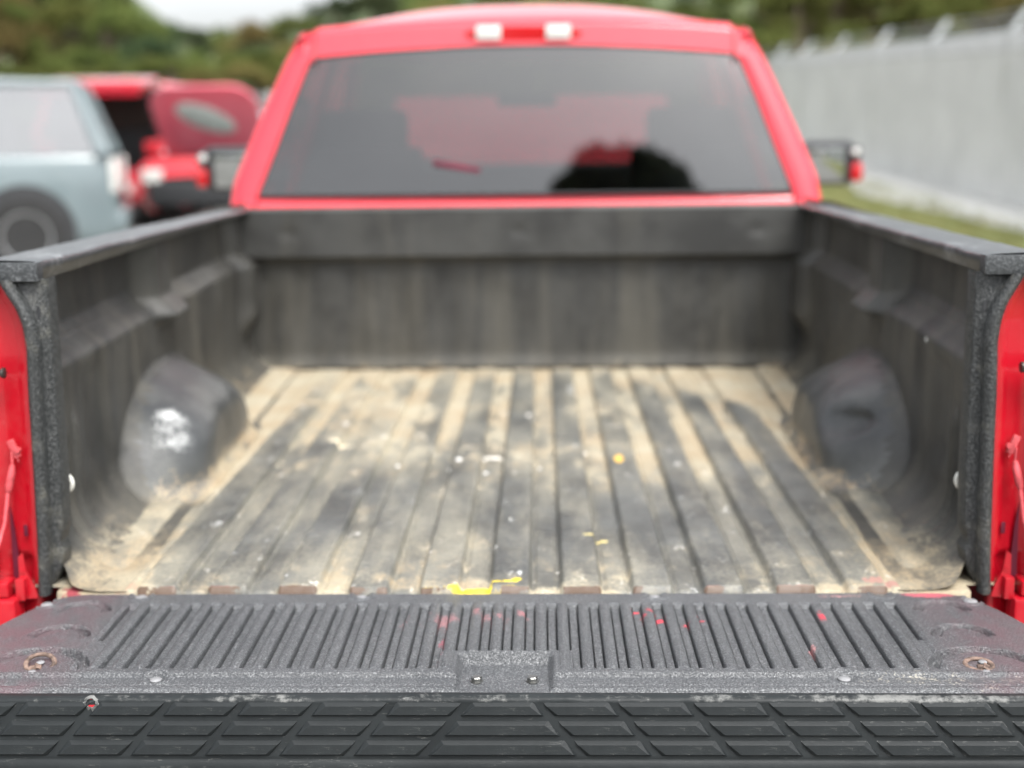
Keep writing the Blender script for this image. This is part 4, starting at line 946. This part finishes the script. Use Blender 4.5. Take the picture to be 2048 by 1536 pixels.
for i, y in enumerate(posts):
    g0 = gzf(5.6, y)
    mb = MB(); mb.tube([(0, y, g0-.1), (0, y, g0+FH+.02)], .04, 8); mb.build('post', galv, fence)
    mb = MB(); mb.prism([(-.035, g0+FH), (.035, g0+FH), (.23, g0+FH+.27), (.17, g0+FH+.29)], y-.03, y+.03); mb.build('barbed_arm', galv, fence)
    if i+1 < len(posts):
        y2 = posts[i+1]; g1 = gzf(5.6, y2)
        n = 26; ts = np.linspace(0, 1, n); zs = np.array([.03, .5, 1.0, 1.5, FH-.22]); TT, ZZ = np.meshgrid(ts, zs)
        XXf = -.055+.012*np.sin(TT*math.pi*2*9)+.02*(fbm(TT*5+i*9, ZZ*2, 7)-.5); YY = y+.004+(y2-y-.008)*TT; Zz = g0+(g1-g0)*TT+ZZ
        me = grid_mesh('screen_panel', XXf, YY, Zz); link('screen_panel', me, fabric, fence, smooth='all')
        mb = MB(); mb.add([(-.05, y+.04, g0+FH-.21), (-.05, y2-.04, g1+FH-.21), (-.05, y2-.04, g1+FH), (-.05, y+.04, g0+FH), (-.03, y+.04, g0+FH-.21), (-.03, y2-.04, g1+FH-.21), (-.03, y2-.04, g1+FH), (-.03, y+.04, g0+FH)], [(0, 1, 2, 3), (4, 7, 6, 5), (0, 4, 5, 1), (3, 2, 6, 7), (0, 3, 7, 4), (1, 5, 6, 2)]); mb.build('top_band', palef, fence, smooth=False)
        mb = MB(); mb.tube([(0, y, g0+FH), (0, y2, g1+FH)], .022, 8); mb.build('top_rail', galv, fence)
        for q in range(3):
            mb = MB(); t_ = .3+.33*q; xw_ = .20*t_; zw_ = FH+.27*t_
            mb.tube([(xw_, y, g0+zw_), (xw_, (y+y2)/2, (g0+g1)/2+zw_-.02), (xw_, y2, g1+zw_)], .006, 4); mb.build('barbed_wire', galv, fence)

# ------------------------------------------------------------------ trees
def leafmat(name, a, b, c_):
    M = NM(name); oi = M.n('ShaderNodeObjectInfo'); n1 = M.noise(.9, 4, .6); n2 = M.noise(6, 2)
    x = M.mix(M.step(n1, .35, .65), a, b); x = M.mix(M.math('MULTIPLY', M.step(n2, .5, .75), .6), x, c_)
    hsv = M.n('ShaderNodeHueSaturation'); M.l(x, hsv.inputs['Color']); M.l(M.math('ADD', M.math('MULTIPLY', oi.outputs['Random'], .05), .475), hsv.inputs['Hue']); M.l(M.math('ADD', M.math('MULTIPLY', oi.outputs['Random'], .5), .8), hsv.inputs['Value'])
    M.t.nodes.remove(M.b); df = M.n('ShaderNodeBsdfDiffuse'); tl = M.n('ShaderNodeBsdfTranslucent'); ms = M.n('ShaderNodeMixShader'); ms.inputs[0].default_value = .3
    M.l(hsv.outputs[0], df.inputs[0]); M.l(hsv.outputs[0], tl.inputs[0]); M.l(df.outputs[0], ms.inputs[1]); M.l(tl.outputs[0], ms.inputs[2]); M.l(ms.outputs[0], M.out.inputs[0]); return M.m
leaf_g = leafmat('green leaves', (.08, .105, .03), (.14, .165, .05), (.22, .23, .09))
leaf_d = leafmat('dark leaves', (.04, .06, .03), (.075, .095, .045), (.13, .15, .07))
leaf_b = leafmat('browning leaves', (.11, .11, .04), (.20, .16, .06), (.26, .22, .09))
bark = simple('bark', (.13, .10, .075), .9, 0, .3, .3, 8, .02, 20)
def tree_mesh(seed, H, Rw, nl, ls, low=.12, conic=False, cs=.40):
    rg = np.random.default_rng(seed); rnd = random.Random(seed)
    mb = MB(); pts = [(0, 0, 0)]; x = y = 0
    for i in range(1, 7): x += rnd.uniform(-.12, .12); y += rnd.uniform(-.12, .12); pts.append((x, y, H*.85*i/6))
    mb.tube(pts, [H*.030*(1-.8*i/6)+.015 for i in range(7)], 8)
    cl = []
    nb = 26
    for k_ in range(nb):
        h = rnd.uniform(low, .96); a = rnd.uniform(0, 6.28)
        rr = Rw*((1-h)**.7+.12 if conic else math.sin(min(1, max(.08, (h-low)/(1-low)*.85+.18))*math.pi)**.6)*rnd.uniform(.45, 1)
        p = Vector((rr*math.cos(a), rr*math.sin(a), H*h)); cl.append((p, rnd.uniform(.55, 1)*Rw*(.30 if conic else cs)))
        b = Vector(pts[min(6, int(h*5.5))]); mb.tube([tuple(b), tuple(b.lerp(p, .5)+Vector((0, 0, .15))), tuple(p)], [.05, .03, .012], 5, False)
    trunk = mb.mesh('trunk')
    per = nl//nb; P = []
    for p, rr in cl:
        q = rg.normal(0, 1, (per, 3)); q /= np.linalg.norm(q, axis=1)[:, None]; q *= (rg.uniform(0, 1, per)**.45*rr)[:, None]; q[:, 2] *= .75; P.append(q+np.array(p))
    P = np.concatenate(P); N = len(P)
    a = rg.normal(0, 1, (N, 3)); a /= np.linalg.norm(a, axis=1)[:, None]; b = rg.normal(0, 1, (N, 3)); b = np.cross(a, b); b /= np.linalg.norm(b, axis=1)[:, None]
    s = (rg.uniform(.6, 1.3, N)*ls)[:, None]
    v = np.stack([P-a*s, P-b*s*.45, P+a*s, P+b*s*.45], 1)
    me = bpy.data.meshes.new('crown'); me.vertices.add(N*4); me.vertices.foreach_set('co', v.astype(np.float32).ravel()); me.loops.add(N*4); me.loops.foreach_set('vertex_index', np.arange(N*4, dtype=np.int32))
    me.polygons.add(N); me.polygons.foreach_set('loop_start', np.arange(0, N*4, 4, dtype=np.int32)); me.polygons.foreach_set('loop_total', np.full(N, 4, np.int32)); me.update(calc_edges=True)
    return trunk, me
trunk_d, crown_d = {}, {}
for k_, (sd_, H, Rw, lm) in enumerate([(1, 8, 2.6, leaf_g), (2, 8, 2.3, leaf_d), (3, 8, 2.9, leaf_b), (4, 8, 2.5, leaf_g), (5, 8, 2.2, leaf_d)]):
    t_, c_ = tree_mesh(sd_, H, Rw, 7000, .13); t_.materials.append(bark); c_.materials.append(lm); trunk_d[k_] = t_; crown_d[k_] = c_
def place_tree(k_, x, y, h, label, wsc=1.0, name='tree'):
    rt = empty(name, (x, y, gzf(x, y)-.1), random.uniform(0, 6.28)); s_ = h/8.0; rt.scale = (s_*wsc, s_*wsc, s_)
    tag(rt, label, 'tree', 'trees beyond the lot')
    link('trunk', trunk_d[k_], None, rt); link('crown', crown_d[k_], None, rt)
random.seed(11)
seen_labels = {}
ORD = ['first', 'second', 'third', 'fourth', 'fifth', 'sixth', 'seventh', 'eighth', 'ninth', 'tenth', 'eleventh', 'twelfth']
def uniq(base):
    n_ = seen_labels.get(base, 0); seen_labels[base] = n_+1
    return base+', '+ORD[n_]+' from the left'
kinds = {0: 'green tree', 1: 'dark green tree', 2: 'browning tree', 3: 'bright bushy tree', 4: 'dark slender tree'}
def top_px(px):
    return float(np.interp(px, [-200, 0, 250, 300, 400, 560, 690, 760, 1400, 1500, 2300], [-160, -120, -70, 20, 48, 34, 0, -30, -60, -150, -220]))
px = -160; 
cnt = 0
while px < 2280:
    for layer in range(2):
        if layer == 0: z_ = random.uniform(52, 64); ty = top_px(px)+random.uniform(-6, 16)
        else: z_ = random.uniform(38, 48); ty = top_px(px)+random.uniform(40, 95) if px < 760 else top_px(px)+random.uniform(30, 170)
        x = (px-1080+random.uniform(-20, 20))*z_/2560; y = z_-2.1
        h = 1.69+(255-ty)*z_/2560-gzf(x, y)
        if px < 300: k_ = random.choice([1, 4, 0, 1])
        elif px < 760: k_ = random.choice([0, 1, 2, 3])
        else: k_ = random.choice([0, 2, 2, 3, 0, 1])
        if layer == 1 and px < 260: k_ = random.choice([0, 3, 2])
        where = 'beyond the cars on the left' if px < 500 else ('behind the red truck roof' if px < 1500 else 'behind the barbed wire fence')
        place_tree(k_, x, y, max(3.0, h), uniq(kinds[k_]+' standing '+where), 1.25 if h < 7 else 1.0); cnt += 1
    px += 78 if px < 760 or px > 1380 else 120
# far wooded hill behind the first trees
hx = np.linspace(-120, 120, 80); hy = np.linspace(72, 120, 14); X, Y = np.meshgrid(hx, hy)
pxh = X/(Y+2.1)*2560+1080
Z = gz(X, Y)+0
hm = NM('wooded hill'); n1 = hm.noise(.25, 6, .7); hm.set(Base_Color=hm.mix(hm.step(n1, .35, .65), (.035, .055, .025), (.09, .11, .045)), Roughness=1)
Zt = 1.69+(255-np.array([[top_px(float(a))+26 for a in row] for row in pxh]))*(Y+2.1)/2560
Z = Z*0+gz(X, Y)-1+(Zt-gz(X, Y)+1)*ss(70, 92, Y)*(.86+.28*fbm(X*.2, Y*.2, 3))*ss(0, 1, np.ones_like(X))
tag(link('hill', grid_mesh('hill', X, Y, Z), hm.m, smooth='all'), kind='structure')
# shrubs low along the edge of the lot
for i in range(26):
    px = -140+i*62 if i < 14 else 760+(i-14)*125
    z_ = random.uniform(33, 37); x = (px-1080)*z_/2560; y = z_-2.1
    rt = empty('shrub', (x, y, gzf(x, y)-.1), random.uniform(0, 6.28)); k_ = random.choice([0, 2, 3, 3]); s_ = random.uniform(2.0, 3.0)/8; rt.scale = (s_*1.8, s_*1.8, s_)
    where = 'beyond the cars on the left' if px < 500 else ('behind the truck cab' if px < 1500 else 'beside the grey fence')
    tag(rt, uniq({0: 'low green shrub', 2: 'low yellowing shrub', 3: 'low bright shrub'}[k_]+' growing '+where), 'shrub', 'shrubs along the lot edge')
    link('stem', trunk_d[k_], None, rt); link('crown', crown_d[k_], None, rt)

# trees standing behind the camera: the mirrors and the rear window reflect them
t_, c_ = tree_mesh(9, 14.5, 1.6, 16000, .24, low=.76, cs=.62); t_.materials.append(bark); c_.materials.append(leaf_d)
rt = empty('tree', (2.15, -17.7, -.1)); tag(rt, 'tall dark tree behind the truck whose top is reflected in the rear window', 'tree')
link('trunk', t_, None, rt); link('crown', c_, None, rt)
for i in range(9):
    place_tree(random.choice([0, 1, 3]), -34+i*8.5+random.uniform(-2, 2), -44+random.uniform(-4, 4), random.uniform(6, 8), uniq('tree standing behind the truck and reflected in its mirrors'), 1.4)
